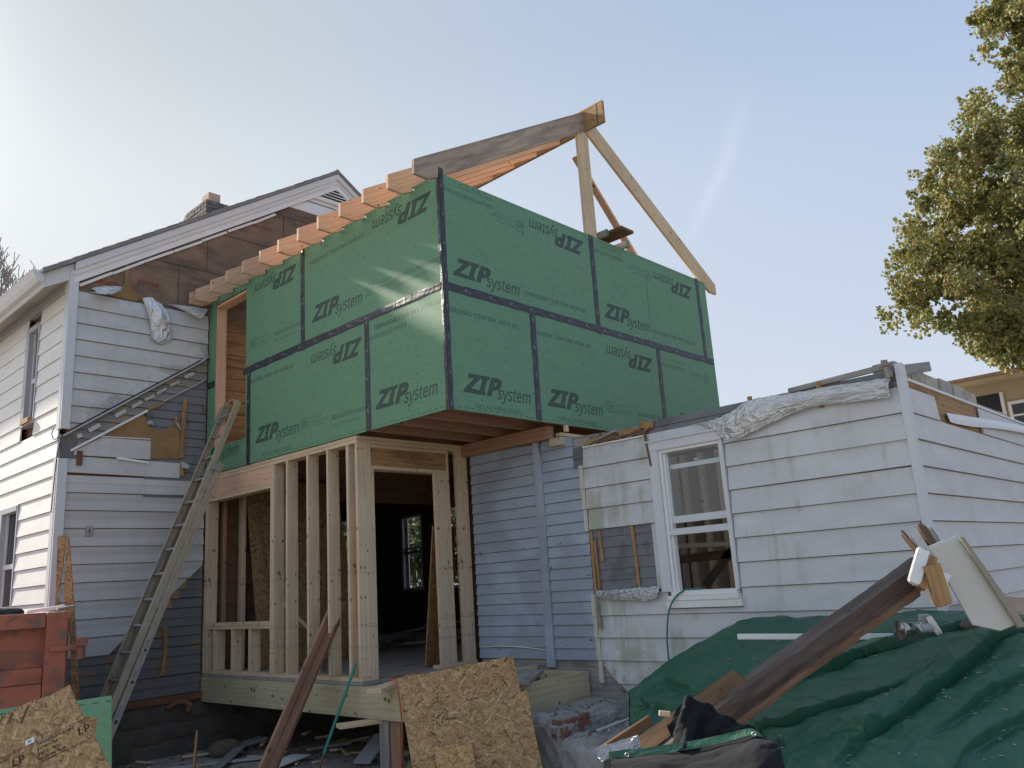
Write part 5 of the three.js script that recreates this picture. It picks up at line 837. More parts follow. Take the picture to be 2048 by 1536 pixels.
// sheets of board: [points, name, label, material, thickness]
const boards = (pts, name, label, m, t, cat = 'board sheet', group) => { const g = slabGeo(pts, t); return tag(add(name, g, m), label, cat, group); };
{
  const o = boards(osbLeftPts, 'osb_sheet', 'tilted strand board sheet with black print and a white sticker, before the orange container', M.osb, 0.012);
  const A = V(...osbLeftPts[0]), X = V(...osbLeftPts[2]).sub(A).normalize(), n = V(0, 0, 0); for (let i = 0; i < osbLeftPts.length; i++) n.add(V(...osbLeftPts[i]).cross(V(...osbLeftPts[(i + 1) % osbLeftPts.length]))); n.normalize(); if (n.dot(V(-0.7, 0, 0.7)) < 0) n.negate();
  const E1 = V(...osbLeftPts[0]).sub(V(...osbLeftPts[6])).normalize(), Y = n.clone().cross(E1).normalize();
  const pr = canvasTex(1024, 256, (g, W, H) => { g.clearRect(0, 0, W, H); g.fillStyle = 'rgba(34,26,18,0.86)'; for (let k = 0; k < 2; k++) { const x = k * 520; g.font = 'bold 92px sans-serif'; g.fillText('LP', x + 330, 150); g.font = 'bold 34px sans-serif'; g.fillText('ORIENTED STRAND', x + 10, 70); g.fillText('EXPOSURE 1', x + 10, 112); g.fillText('24/16   7/16', x + 10, 156); g.font = 'bold 26px sans-serif'; g.fillText('SHEATHING SPAN', x + 10, 196); g.fillRect(x + 8, 212, 440, 5); g.fillRect(x + 8, 30, 440, 4); } for (let i = 0; i < 900; i++) g.clearRect(rnd() * W, rnd() * H, R(1, 9), R(1, 5)); });
  const pg = new THREE.PlaneGeometry(0.66, 0.165); pg.applyMatrix4(new THREE.Matrix4().makeBasis(E1, Y, n).setPosition(A.clone().addScaledVector(E1, -0.22).addScaledVector(Y, -0.29).addScaledVector(n, 0.0075)));
  add('print', pg, mat({ map: pr, transparent: true, roughness: 0.8 }), o);
  const sg = new THREE.PlaneGeometry(0.045, 0.028); sg.applyMatrix4(new THREE.Matrix4().makeBasis(E1, Y, n).setPosition(A.clone().addScaledVector(E1, -0.235).addScaledVector(Y, -0.21).addScaledVector(n, 0.009)));
  add('sticker', sg, mat({ map: canvasTex(64, 40, (g) => { g.fillStyle = '#d8dadd'; g.fillRect(0, 0, 64, 40); g.fillStyle = '#4b4f63'; for (let i = 0; i < 9; i++) g.fillRect(16 + i * 3.4, 10, R(1, 2.4), 20); }), roughness: 0.5 }), o);
  boards(osbTornPts, 'osb_offcut', 'small torn strand board offcut wedged behind the printed sheet', M.osb, 0.011);
  boards(greenOffcutPts, 'green_offcut', 'green sheathing offcut standing beside the ladder foot', M.zipPlain, 0.011); boards(greenEndPts, 'green_offcut', 'green sheathing edge showing under the orange container', M.zipPlain, 0.011);
  const mid = boards(osbMidPts, 'osb_sheet', 'large strand board sheet with ragged side leaning on the deck corner', M.osb, 0.012); const pt = slabGeo(osbPatchPts, 0.012); add('lighter_patch', pt, mat({ map: T.osb, color: lin(1.2, 1.18, 1.12), roughness: 0.75 }), mid, 'paler piece of board fixed on the sheet');
  boards(scrapAPts, 'splintered_board', 'split strand board scrap standing at the house corner behind the container', M.osb, 0.012, 'wood scrap'); boards(scrapBPts, 'splintered_board', 'tall narrow strand board strip standing behind the container hinge', M.osb, 0.014, 'wood scrap');
  // sheets and sticks inside the open ground storey
  boards([[0.55, -2.45, -4.30], [1.35, -2.45, -4.25], [1.35, -0.10, -4.62], [0.52, -0.10, -4.62]], 'osb_sheet', 'dark strand board sheet leaning inside, seen through the left framed window', M.osb, 0.012); boards([[0.75, -2.45, -4.10], [1.95, -2.45, -4.05], [1.90, -0.05, -4.56], [0.66, -0.05, -4.58]], 'osb_sheet', 'second dark strand board sheet leaning inside in front of the first', M.osb, 0.012);
  boards([[1.12, -2.45, -1.80], [1.62, -2.45, -1.95], [1.62, -0.95, -1.75], [1.16, -0.92, -1.66]], 'osb_sheet', 'strand board offcut leaning inside the doorway on the right', M.osb, 0.012);
  tag(bar('stick', [0.5, -1.55, -3.9], [0.95, -2.15, -3.55], 0.038, 0.06, M.pine, scene), 'short stud leaning inside the left framed window', 'stud'); tag(bar('stick', [0.55, -2.44, -2.9], [0.62, -1.2, -2.98], 0.03, 0.02, M.rustMetal, scene), 'thin metal bar standing behind the wall studs', 'metal bar');
  tag(bar('stud_offcut', [1.42, -0.95, -1.72], [1.42, -0.80, -1.74], 0.09, 0.038, M.pine, scene), 'short stud end above the strand board in the doorway', 'wood scrap');
  const FP = [[3.6, -2.40, -4.1, 5.2, -2.36, -5.6], [4.2, -2.36, -5.2, 5.3, -2.30, -4.9], [3.1, -2.40, -4.6, 3.9, -2.38, -4.2], [4.6, -2.25, -5.8, 5.6, -1.98, -6.2], [3.4, -2.40, -5.4, 4.6, -2.38, -6.0], [4.0, -2.33, -6.0, 5.2, -2.2, -5.4]];
  for (const f of FP) tag(bar('floor_board', f.slice(0, 3), f.slice(3), 0.035, 0.14, M.grey, scene), 'loose grey board heaped on the dark floor beyond the doorway', 'board', 'boards heaped inside the house');
  // boards on the open deck
  const dk = (a, b, w, t, m, l) => tag(add('deck_plank', barGeo(a, b, t, w, [0, 1, 0]), m), l, 'plank');
  dk([-0.30, -2.475, -0.85], [0.60, -2.468, -1.36], 0.14, 0.038, M.pine, 'pale plank lying across the deck corner below the doorway'); dk([0.50, -2.478, 0.16], [1.25, -2.476, -0.32], 0.22, 0.038, M.grey, 'short grey plank on the deck beside the strand board'); dk([0.95, -2.478, -0.75], [1.57, -2.478, -0.6], 0.14, 0.036, M.treated, 'greenish plank on the deck near the blue wall'); dk([0.25, -2.478, -1.44], [1.58, -2.478, -1.40], 0.10, 0.036, M.grey, 'grey threshold board along the doorway');
  tag(add('power_cord', tubeGeo([[0.75, -2.44, -1.46], [0.62, -2.445, -1.36], [0.48, -2.45, -1.42], [0.2, -2.445, -1.25], [-0.03, -2.45, -0.86], [-0.035, -2.8, -0.80], [-0.02, -3.1, -0.84], [0.0, -3.34, -0.9]], 0.007, 80, 6), M.orange), 'orange power cord hanging over the deck edge', 'cord');
  // leaning lengths
  const br = thing('leaning_board', 'brown angled timber leaning from the ground into the studs', 'timber', [0, 0, 0]); { const a = [-0.98, -3.33, -1.66], b = [0.25, -1.70, -2.09]; add('face', roughBar(a, b, 0.13, 0.03, [0.2, 0, 1], 0.003, 0, 621), M.redBrown, br); const o = [-0.055, 0.03, -0.055]; add('edge_strip', barGeo(a.map((q, i) => q + o[i]), b.map((q, i) => q + o[i]), 0.032, 0.075, [0.2, 0, 1]), M.joist, br); }
  const gp = thing('green_pole', 'green painted pole leaning on the corner stud', 'pole'); { const f = t => [lerp(-0.47, -0.03, t), lerp(-3.36, -2.28, t), lerp(-1.62, -1.49, t)]; add('shaft', tubeGeo([f(0.28), f(1)], 0.016, 1, 10), M.teal, gp); add('spike', tubeGeo([f(0), f(0.285)], 0.012, 1, 8), M.rustMetal, gp); }
  // scaffold plank and stud ends on the upper wall
  tag(bar('scaffold_plank', [2.93, 2.545, -2.4], [2.93, 2.545, 0.22], 0.038, 0.26, M.brown, scene, [0, 1, 0]), 'brown plank poking out over the green wall top', 'plank');
  for (const [x, y, l] of [[2.70, 2.49, 'green ended stud left of the plank on the wall top'], [3.12, 2.455, 'green ended stud right of the plank on the wall top']]) { const t = thing('stud_end', l, 'stud', [x, y, 0]); t.position.y = y - 0.045; bx('stud', -0.019, 0.019, 0, 0.089, -2.2, 0.07, M.grey, t); bx('painted_end', -0.0195, 0.0195, -0.0005, 0.0895, 0.0705, 0.076, M.green, t, { bev: 0 }); }
  const cr = thing('timber_cribbing', 'pale new timber blocks stacked under the green box', 'timber blocks'); bx('block', 1.62, 2.20, -0.118, -0.08, -0.10, -0.02, M.pine, cr); bx('block', 1.64, 1.70, -0.20, -0.12, -0.20, -0.04, M.pine, cr); bx('block', 1.635, 1.68, -0.079, -0.01, 0.002, 0.04, M.pine, cr); bx('block', 1.50, 1.61, -0.235, -0.15, -0.10, 0.06, M.treated, cr);
}
{ // broken concrete steps
  const S = thing('concrete_steps', 'broken grey concrete steps with exposed red brick beside the deck', 'steps');
  const rough = (x0, x1, y0, y1, z0, z1, sd) => { const g = new THREE.BoxGeometry(x1 - x0, y1 - y0, z1 - z0, 22, 16, 16).toNonIndexed(); g.translate((x0 + x1) / 2, (y0 + y1) / 2, (z0 + z1) / 2); const p = g.attributes.position; fixUV(g, 0);
    for (let i = 0; i < p.count; i++) { const x = p.getX(i), y = p.getY(i), z = p.getZ(i), e = 0.06, n = a => (fbm(x * 7 + a, y * 7 + z * 9 + a, sd, 4) - 0.5); let top = smooth(y1 - 0.09, y1, y), edge = Math.max(smooth(x0 + 0.07, x0, x), smooth(z1 - 0.07, z1, z)); p.setXYZ(i, x + n(3) * e + top * 0.03 * edge, y + n(11) * e - top * edge * 0.05 * (0.4 + vn(x * 12, z * 12, sd)), z + n(23) * e - top * 0.03 * edge); }
    g.computeVertexNormals(); return g; };
  add('upper_step', rough(0.50, 1.57, -3.36, -2.745, 0.18, 0.62, 471), M.concrete, S); add('lower_step', rough(0.50, 1.58, -3.36, -2.895, 0.62, 1.06, 473), M.concrete, S);
  for (let k = 0; k < 14; k++) { const g = new RoundedBoxGeometry(R(0.06, 0.12), R(0.03, 0.05), R(0.05, 0.08), 1, 0.006); fixUV(g, 0); g.rotateZ(R(-0.2, 0.2)); g.rotateY(R(-0.5, 0.5)); g.translate(0.55 + (k % 5) * 0.09 + R(-0.02, 0.02), -2.79 - Math.floor(k / 5) * 0.045 + R(-0.008, 0.008), 0.572 + R(0, 0.02)); add('brick', g, M.redBrick, S); }
  for (let k = 0; k < 70; k++) { const g = new THREE.IcosahedronGeometry(R(0.006, 0.02), 0); g.translate(R(0.55, 1.5), (k % 2 ? -2.735 : -2.885), k % 2 ? R(0.22, 0.55) : R(0.68, 1.0)); fixUV(g, 0); add('chip', g, rnd() < 0.22 ? M.redBrick : M.concrete, S); }
  tag(bar('metal_strip', [0.80, -2.872, 0.80], [1.40, -2.868, 0.72], 0.012, 0.03, M.trim, scene), 'thin pale metal strip lying on the lower step', 'metal strip');
}
{ // tarpaulin over a heap
  const fold = (u, v, pts, w, amp, lat) => { let d = 9, s = 0, tt = 0; const nn = pts.length - 1; for (let i = 0; i + 1 < pts.length; i++) { const [ax, ay] = pts[i], [bx_, by] = pts[i + 1], dx = bx_ - ax, dy = by - ay, t = clamp(((u - ax) * dx + (v - ay) * dy) / (dx * dx + dy * dy)), q = Math.hypot(u - ax - t * dx, (v - ay - t * dy)); if (q < d) { d = q; tt = (i + t) / nn; s = Math.sign(dx * (v - ay) - dy * (u - ax)) * (dx < 0 ? -1 : 1); } } const q = d * s, e = Math.pow(Math.sin(Math.PI * clamp(tt, 0.02, 0.98)), 0.6); if (lat) return e * amp * 0.42 * Math.exp(-(((q + 0.1 * w) / (0.9 * w)) ** 2)); return e * amp * (q < 0 ? Math.exp(-((q / (2.6 * w)) ** 2)) : 1.35 * Math.exp(-((q / (0.55 * w)) ** 2)) - 0.6 * Math.exp(-(((q - 1.0 * w) / (1.1 * w)) ** 2))); };
  const folds = [[[[0.98, 0.20], [0.75, 0.30], [0.58, 0.38], [0.45, 0.47], [0.30, 0.55]], 0.015, 0.06], [[[0.99, 0.29], [0.80, 0.43], [0.70, 0.56], [0.60, 0.68], [0.48, 0.74]], 0.016, 0.07], [[[0.66, 0.54], [0.52, 0.60], [0.40, 0.66], [0.22, 0.70]], 0.014, 0.055], [[[0.62, 0.62], [0.55, 0.72], [0.48, 0.84]], 0.013, 0.05], [[[0.95, 0.48], [0.8, 0.62], [0.66, 0.78]], 0.02, 0.045], [[[0.98, 0.62], [0.82, 0.74], [0.68, 0.86]], 0.018, 0.04], [[[0.30, 0.62], [0.36, 0.74], [0.34, 0.88]], 0.015, 0.035], [[[0.06, 0.25], [0.10, 0.42], [0.08, 0.6]], 0.013, 0.04], [[[0.14, 0.26], [0.20, 0.42]], 0.014, 0.04], [[[0.45, 0.25], [0.6, 0.27], [0.72, 0.235]], 0.02, 0.03]];
  const warp = (u, v) => [u + 0.02 * (fbm(u * 9, v * 9, 487, 2) - 0.5), v + 0.03 * (fbm(u * 7 + 5, v * 7, 489, 2) - 0.5)], slip = (u, v) => { const [a, b] = warp(u, v); let t = 0; for (const [p, w, k] of folds) t += fold(a, b, p, w, k, true); return t; };
  const g = sheetGeo(tarpGrid, 420, 320, (u, v) => { let h = (fbm(u * 4, v * 4, 481, 2) - 0.5) * 0.05; const [wu, wv] = warp(u, v); for (const [p, w, a] of folds) h += fold(wu, wv, p, w, a); const r = 1 - Math.abs(2 * fbm(u * 7 + v * 5, v * 12 - u * 5, 491, 2) - 1); h += 0.016 * r * r * r; const c1 = 1 - Math.abs(2 * fbm(u * 13 + v * 9, v * 17 - u * 8, 495, 2) - 1), c2 = 1 - Math.abs(2 * fbm(u * 26 - v * 14, v * 30 + u * 16, 497, 2) - 1), c3 = 1 - Math.abs(2 * fbm(u * 4 + v * 10, v * 22 - u * 14, 499, 2) - 1); return h + 0.0045 * c1 ** 8 + 0.0015 * c2 ** 8 + 0.013 * c3 ** 7; }, 5, 4, slip);
  tag(add('green_tarp', g, M.tarp), 'large wrinkled green tarpaulin heaped against the white wing', 'tarpaulin');
  const crumbs = []; for (let k = 0; k < 70; k++) { const i = Math.floor(R(0.2, 0.95) * 420) + Math.floor(R(0.25, 0.85) * 320) * 421, P = g.attributes.position, c = barGeo([-R(0.004, 0.016), 0, 0], [R(0.004, 0.016), 0.002, 0], 0.002, 0.004, [0, 1, 0], 0); c.rotateY(R(0, 6)); c.translate(P.getX(i), P.getY(i) + 0.006, P.getZ(i)); crumbs.push(c); }
  tag(add('wood_crumbs', mergeGeometries(crumbs), M.pine), 'pale wood crumbs scattered over the green tarpaulin', 'wood chips', null, 'stuff');
  const cl = sheetGeo(fabricGrid, 70, 60, (u, v) => (fbm(u * 6, v * 4, 501, 4) - 0.5) * 0.05 + 0.012 * Math.sin(u * 30 + v * 8), 1, 1); tag(add('black_fabric', cl, M.fabric), 'bunched black landscape fabric at the foot of the brown beam', 'fabric');
  const fl = thing('folded_tarp', 'folded back tarp corner with black underside and green hem', 'tarpaulin'); add('underside', sheetGeo(flapGrid, 70, 40, (u, v) => (fbm(u * 4, v * 4, 511, 4) - 0.5) * 0.05, 1, 1), M.fabric, fl); add('hem', sheetGeo(hemGrid, 60, 4, (u, v) => 0.012 + (fbm(u * 7, v * 2, 513, 3) - 0.5) * 0.008, 2, 0.1), M.tarp, fl);
  for (const t of [0.14, 0.86]) { const q = crom([hemGrid[0], hemGrid[1]].map(r => crom(r, t)), 0.5), gg = new THREE.TorusGeometry(0.009, 0.004, 6, 14); gg.rotateY(-0.9); gg.translate(q[0] - 0.015, q[1], q[2] + 0.015); add('grommet', gg, M.steel, fl); }
}
{ // torn out beam with boards at its upper end
  const b = thing('wooden_beam', 'long dark brown beam lying aslant over the green tarp', 'beam'); const [a, c] = beamLine; add('top_face', roughBar(a, c, 0.115, 0.12, [-0.25, 1, 0.05], 0.007, 0.02, 601), M.beam, b); const o = [0.015, -0.072, 0.05]; add('rotten_edge', roughBar(a.map((q, i) => q + o[i] * 0.9), c.map((q, i) => lerp(a[i], q, 0.93) + o[i] * 0.9), 0.04, 0.09, [-0.25, 1, 0.05], 0.014, 0.04, 603), M.brown, b);
  tag(add('plank', barGeo(brownPlank[0], brownPlank[1], 0.022, 0.12, [-0.5, 1, 0.4]), M.tan), 'orange brown plank lying along the back of the beam', 'plank'); tag(add('plank', barGeo(plankBack[0], plankBack[1], 0.06, 0.02, [0, 1, 0.2]), M.tan), 'short brown board beside the crumpled foil', 'plank'); tag(add('wood_block', barGeo(smallBlock[0], smallBlock[1], 0.028, 0.03), M.pine), 'small pale wood block beside the black fabric', 'wood scrap');
  let spn = 0; const sp = (l, h, t, m, label, up, jag = 0.05) => tag(add('broken_board', roughBar(l[0], l[1], h, t, up, 0.0012, jag, 610 + spn++), m), label, 'broken board');
  const rev = l => [l[1], l[0]]; sp(rev(splinter2), 0.05, 0.03, M.brown, 'dark splintered board standing highest above the beam end', [1, 0, 1]); sp(rev(splinter2b), 0.055, 0.03, M.grey, 'grey splintered board beside the highest splinter', [1, 0, 1]);
  sp(rev(splinter1), 0.02, 0.05, M.grey, 'white edged strip pointing up left of the splinters', [1, 0, 1]); sp(rev(slatA), 0.018, 0.035, M.brown, 'thin dark slat under the white edged strip', [1, 0, 1]);
  sp(blockA, 0.065, 0.035, M.trimWhite, 'white painted board end nailed on the beam end', [1, 0, 1], 0.004); sp(blockA2, 0.085, 0.05, M.old, 'tan block behind the white painted board end', [1, 0, 1], 0.004); sp(blockB, 0.10, 0.03, M.old, 'brown plank end hanging below the beam end', [1, 0, 1], 0.006);
  boards(whiteTornPts, 'torn_panel', 'torn white panel scrap behind the hanging plank end', M.trimWhite, 0.004, 'panel scrap'); boards(whiteTorn2Pts, 'torn_panel', 'small torn white scrap right of the hanging plank end', M.trimWhite, 0.003, 'panel scrap');
  const pn = thing('trim_sheet', 'cream metal trim panel leaning on the tarp below the wing corner', 'panel'); add('face', slabGeo(creamPanelPts, 0.02), M.cream, pn); add('dark_edge', slabGeo(creamEdgePts, 0.03), M.insul, pn); add('bent_lip', barGeo(creamPanelPts[0], creamPanelPts[1], 0.05, 0.012, [0, 1, 0.2]), M.trim, pn);
  const ws = whiteStick; tag(add('white_stick', barGeo(ws[0], ws[1], 0.04, 0.02, [0, 1, 0]), M.trimWhite), 'long thin white painted strip lying on the tarp', 'wood strip');
  { const f = foilBottomPts; tag(add('foil_scrap', sheetGeo([[f[0], f[1], f[2], f[3]], [f[8], f[7], f[6], f[4]]].map((r, i) => r.map(p => [p[0], p[1] + (i ? -0.01 : 0.015), p[2]])), 50, 24, (u, v) => (fbm(u * 8, v * 5, 517, 4) - 0.5) * 0.03), M.foil), 'crumpled bright foil scrap beside the folded tarp', 'foil'); }
  const st = add('masonry_chunk', (() => { const g = new THREE.IcosahedronGeometry(0.07, 3), p = g.attributes.position; for (let i = 0; i < p.count; i++) { const f = 0.8 + 0.5 * fbm(p.getX(i) * 20 + 9, p.getY(i) * 20 + p.getZ(i) * 18 + 9, 521, 3); p.setXYZ(i, p.getX(i) * f * 1.5, p.getY(i) * f * 0.7, p.getZ(i) * f * 1.2); } g.computeVertexNormals(); return fixUV(g, 0); })(), M.stone); st.position.set(...chunk[1]); tag(st, 'grey masonry chunk behind the cream panel', 'stone');
  const sl = add('broken_masonry', (() => { const g = new THREE.BoxGeometry(0.5, 0.16, 0.35, 20, 8, 14).toNonIndexed(), p = g.attributes.position; fixUV(g, 0); for (let i = 0; i < p.count; i++) { const x = p.getX(i), y = p.getY(i), z = p.getZ(i), n = k => (fbm(x * 9 + k, y * 9 + z * 11 + k, 523, 4) - 0.5) * 0.09; p.setXYZ(i, x + n(2), y + n(13), z + n(29)); } g.computeVertexNormals(); return g; })(), mat({ map: T.concrete, color: lin(1.3, 0.95, 0.7), roughness: 1, bumpMap: T.concrete, bumpScale: 0.006 })); sl.position.set(1.92, -2.12, 3.83); sl.rotation.set(0.2, 0.5, 0.35); tag(sl, 'tan broken masonry slab at the edge behind the cream panel', 'stone');
  // twin flood lamp fixture
  const lp = thing('flood_lamp', 'dusty twin bulb flood lamp fixture lying on the tarp', 'lamp', lamp[0]); const q = p => local(lp, p).toArray();
  const bulb = (p, dir, s) => { const prof = [[0, 0.055], [0.058, 0.05], [0.06, 0.042], [0.05, 0.015], [0.03, -0.02], [0.02, -0.04], [0.018, -0.07], [0, -0.07]].map(a => new THREE.Vector2(a[0] * s, a[1] * s)); const g = new THREE.LatheGeometry(prof, 24); g.applyQuaternion(new THREE.Quaternion().setFromUnitVectors(V(0, 1, 0), V(...dir).normalize())); g.translate(...q(p)); add('bulb', g, mat({ color: lin(0.32, 0.33, 0.33), metalness: 0.85, roughness: 0.16 }), lp); };
  bulb(lamp[1], [-0.80, -0.34, -0.2], 1.05); bulb(lamp[2], [-0.79, 0.05, -0.56], 1.0); const so = (a, b, r) => add('socket', tubeGeo([q(a), q(b)], r, 1, 16), M.trimGrey, lp); so(lamp[1], lamp[0], 0.027); so(lamp[2], lamp[0], 0.024);
  { const g = new THREE.CylinderGeometry(0.06, 0.06, 0.03, 24); g.rotateX(1.1); g.rotateZ(-0.5); g.translate(...q([lamp[0][0] + 0.03, lamp[0][1] + 0.01, lamp[0][2]])); add('base', g, M.trimWhite, lp); const k = new THREE.CylinderGeometry(0.032, 0.036, 0.07, 20); k.translate(...q(lamp[3])); add('sensor', k, M.trimGrey, lp); }
  tag(add('garden_hose', tubeGeo([[1.75, -1.80, 1.55], [1.62, -1.765, 1.42], [1.53, -1.79, 1.30], [1.50, -1.90, 1.20], [1.50, -2.15, 1.13], [1.50, -2.5, 1.12]], 0.008, 40, 6), M.teal), 'thin green hose hanging out of the wing window', 'hose');
  const sh = thing('saw_horse', 'wooden trestle inside the roofless wing behind the window', 'trestle'); bar('top_board', [3.4, -1.315, 0.05], [3.4, -1.345, 0.95], 0.05, 0.12, M.pine, sh); bar('rail', [3.42, -1.47, 0.05], [3.42, -1.45, 0.85], 0.10, 0.04, M.brown, sh); bar('leg', [3.42, -1.78, 0.45], [3.42, -1.41, 0.83], 0.09, 0.04, M.brown, sh, [0, 0, 1]); for (const z of [0.1, 0.9]) bar('leg', [3.45, -2.62, z], [3.45, -1.35, z], 0.08, 0.04, M.brown, sh, [0, 0, 1]);
}
{ // rubble under the deck
  const D = [[[-0.9, -3.31, -3.9], [0.2, -3.30, -3.2], 0.02, 0.09, M.trimGrey, 'long pale trim strip among the rubble below the ladder'], [[-0.6, -3.30, -3.2], [0.1, -3.24, -3.9], 0.015, 0.12, M.shingle, 'dark bent strip lying across the rubble'], [[0.05, -3.28, -4.1], [0.55, -3.25, -4.2], 0.03, 0.16, M.trimGrey, 'grey board against the stone foundation'], [[-0.25, -3.29, -2.7], [0.25, -3.28, -2.9], 0.012, 0.24, M.trimWhite, 'white panel piece lying on the rubble'], [[0.45, -3.28, -3.1], [0.9, -3.27, -2.9], 0.03, 0.05, M.grey, 'short pale stick under the deck edge'], [[-0.75, -3.33, -3.35], [-0.62, -2.95, -3.55], 0.09, 0.02, M.old, 'brown splinter sticking up from the rubble'], [[0.2, -3.3, -3.3], [0.6, -3.22, -3.75], 0.02, 0.03, M.brown, 'dark thin stick across the rubble'], [[0.35, -3.30, -1.95], [0.75, -3.10, -2.1], 0.02, 0.2, M.trimGrey, 'grey panel offcut behind the leaning brown timber'], [[-0.9, -3.31, -3.0], [-0.4, -3.30, -2.7], 0.02, 0.07, M.trimWhite, 'white trim piece at the near edge of the rubble']];
  for (const [a, b, h, t, m, l] of D) tag(add('rubble_board', barGeo(a, b, h, t, [0, 1, 0]), m), l, 'board');
  const rk = (() => { const g = new THREE.IcosahedronGeometry(0.16, 3), p = g.attributes.position; for (let i = 0; i < p.count; i++) { const f = 0.8 + 0.4 * fbm(p.getX(i) * 7 + 9, p.getY(i) * 7 + p.getZ(i) * 8 + 9, 531, 3); p.setXYZ(i, p.getX(i) * f * 1.3, p.getY(i) * f * 0.8, p.getZ(i) * f); } g.computeVertexNormals(); return fixUV(g, 0); })(); const ro = add('boulder', rk, mat({ map: T.stone, color: lin(1.5, 1.25, 1.05), roughness: 1 })); ro.position.set(-0.05, -3.27, -4.0); tag(ro, 'rounded tan boulder below the stone foundation', 'stone');
  const gs = []; for (let k = 0; k < 900; k++) { const s = R(0.01, 0.05), g = k % 3 ? new THREE.IcosahedronGeometry(s, 0) : new THREE.BoxGeometry(s * 3, s * 0.3, s).toNonIndexed(); g.rotateY(R(0, 6)); g.rotateX(R(-0.3, 0.3)); g.translate(R(-2.2, 2.5), -3.35 + s * 0.3, R(-4.6, 0.0)); fixUV(g, 0); gs.push(g); }
  const ws = []; for (let k = 0; k < 60; k++) { const s = R(0.05, 0.22), g = barGeo([-s, 0, 0], [s, R(0, 0.03), 0], R(0.008, 0.03), R(0.02, 0.06), [0, 1, 0]); g.rotateY(R(0, 6)); g.translate(R(-1.4, 2.0), -3.32 + R(0, 0.03), R(-4.5, -1.2)); ws.push(g); }
  tag(add('wood_offcuts', mergeGeometries(ws), M.pine), 'short wood offcuts strewn over the soil under the deck', 'wood offcuts', null, 'stuff');
  tag(add('rubble', mergeGeometries(gs), mat({ map: T.stone, color: lin(1.3, 1.25, 1.2), roughness: 1 })), 'small broken rubble scattered under the deck', 'rubble', null, 'stuff');
}
// ---------------------------------------------------------------- neighbour house and trees
const nb = thing('neighbour_house', 'beige neighbour house with dark eave and white framed windows', 'house');
{
  const x = 26, w = (name, y0, y1, z0, z1, m, d0 = 0, d1 = 0.06, p = nb) => bx(name, x - d1, x - d0, y0, y1, z0, z1, m, p, { bev: 0 });
  bx('wall', x, x + 0.3, -3.3, 3.9, -2.6, 12, M.stucco, nb, { bev: 0 }); bx('wall', x + 0.3, x + 9, -3.3, 3.9, -2.6, -2.3, M.stucco, nb, { bev: 0 });
  bx('roof', x - 0.9, x + 9.5, 3.98, 4.08, -3.1, 12.5, M.brown, nb, { bev: 0 }); bx('soffit', x - 0.85, x, 3.90, 3.975, -3.0, 12.4, M.stucco, nb, { bev: 0 });
  const fr = (y0, y1, z0, z1, pm, name) => { const g = new THREE.Group(); g.name = name; nb.add(g); add('frame', mergeGeometries([boxGeo(x - 0.08, x, y0, y1, z0, z0 + 0.1, 0), boxGeo(x - 0.08, x, y0, y1, z1 - 0.1, z1, 0), boxGeo(x - 0.08, x, y1 - 0.1, y1, z0 + 0.1, z1 - 0.1, 0), boxGeo(x - 0.08, x, y0, y0 + 0.1, z0 + 0.1, z1 - 0.1, 0), boxGeo(x - 0.07, x, (y0 + y1) / 2 - 0.03, (y0 + y1) / 2 + 0.03, z0 + 0.1, z1 - 0.1, 0)]), M.trimWhite, g); w('pane', y0 + 0.1, y1 - 0.1, z0 + 0.1, z1 - 0.1, pm, 0, 0.03, g); };
  fr(2.2, 3.16, -0.72, 0.9, M.darkGlass, 'window'); w('dark_opening', 2.3, 3.52, -1.62, -0.90, M.black, 0, 0.02); w('jamb', 2.2, 3.52, -0.90, -0.80, M.trimWhite, 0, 0.1); fr(2.2, 3.16, 2.2, 3.8, M.darkGlass, 'window');
}
function leafGeo(s, lobed) {                                    // one folded leaf
  const out = lobed ? [[0, -0.5], [0.22, -0.30], [0.5, -0.22], [0.30, 0.02], [0.42, 0.28], [0.14, 0.22], [0, 0.55], [-0.14, 0.22], [-0.42, 0.28], [-0.30, 0.02], [-0.5, -0.22], [-0.22, -0.30]] : [[0, -0.5], [0.22, 0], [0, 0.5], [-0.22, 0]], pos = [], nrm = [];
  for (let i = 0; i < out.length; i++) { const a = out[i], b = out[(i + 1) % out.length]; for (const p of [[0, 0], a, b]) { pos.push(p[0] * s, p[1] * s, -Math.abs(p[0]) * s * 0.35 + (p[1] > 0.4 ? -0.1 * s : 0)); } }
  const g = new THREE.BufferGeometry(); g.setAttribute('position', new THREE.Float32BufferAttribute(pos, 3)); g.computeVertexNormals(); return g;
}
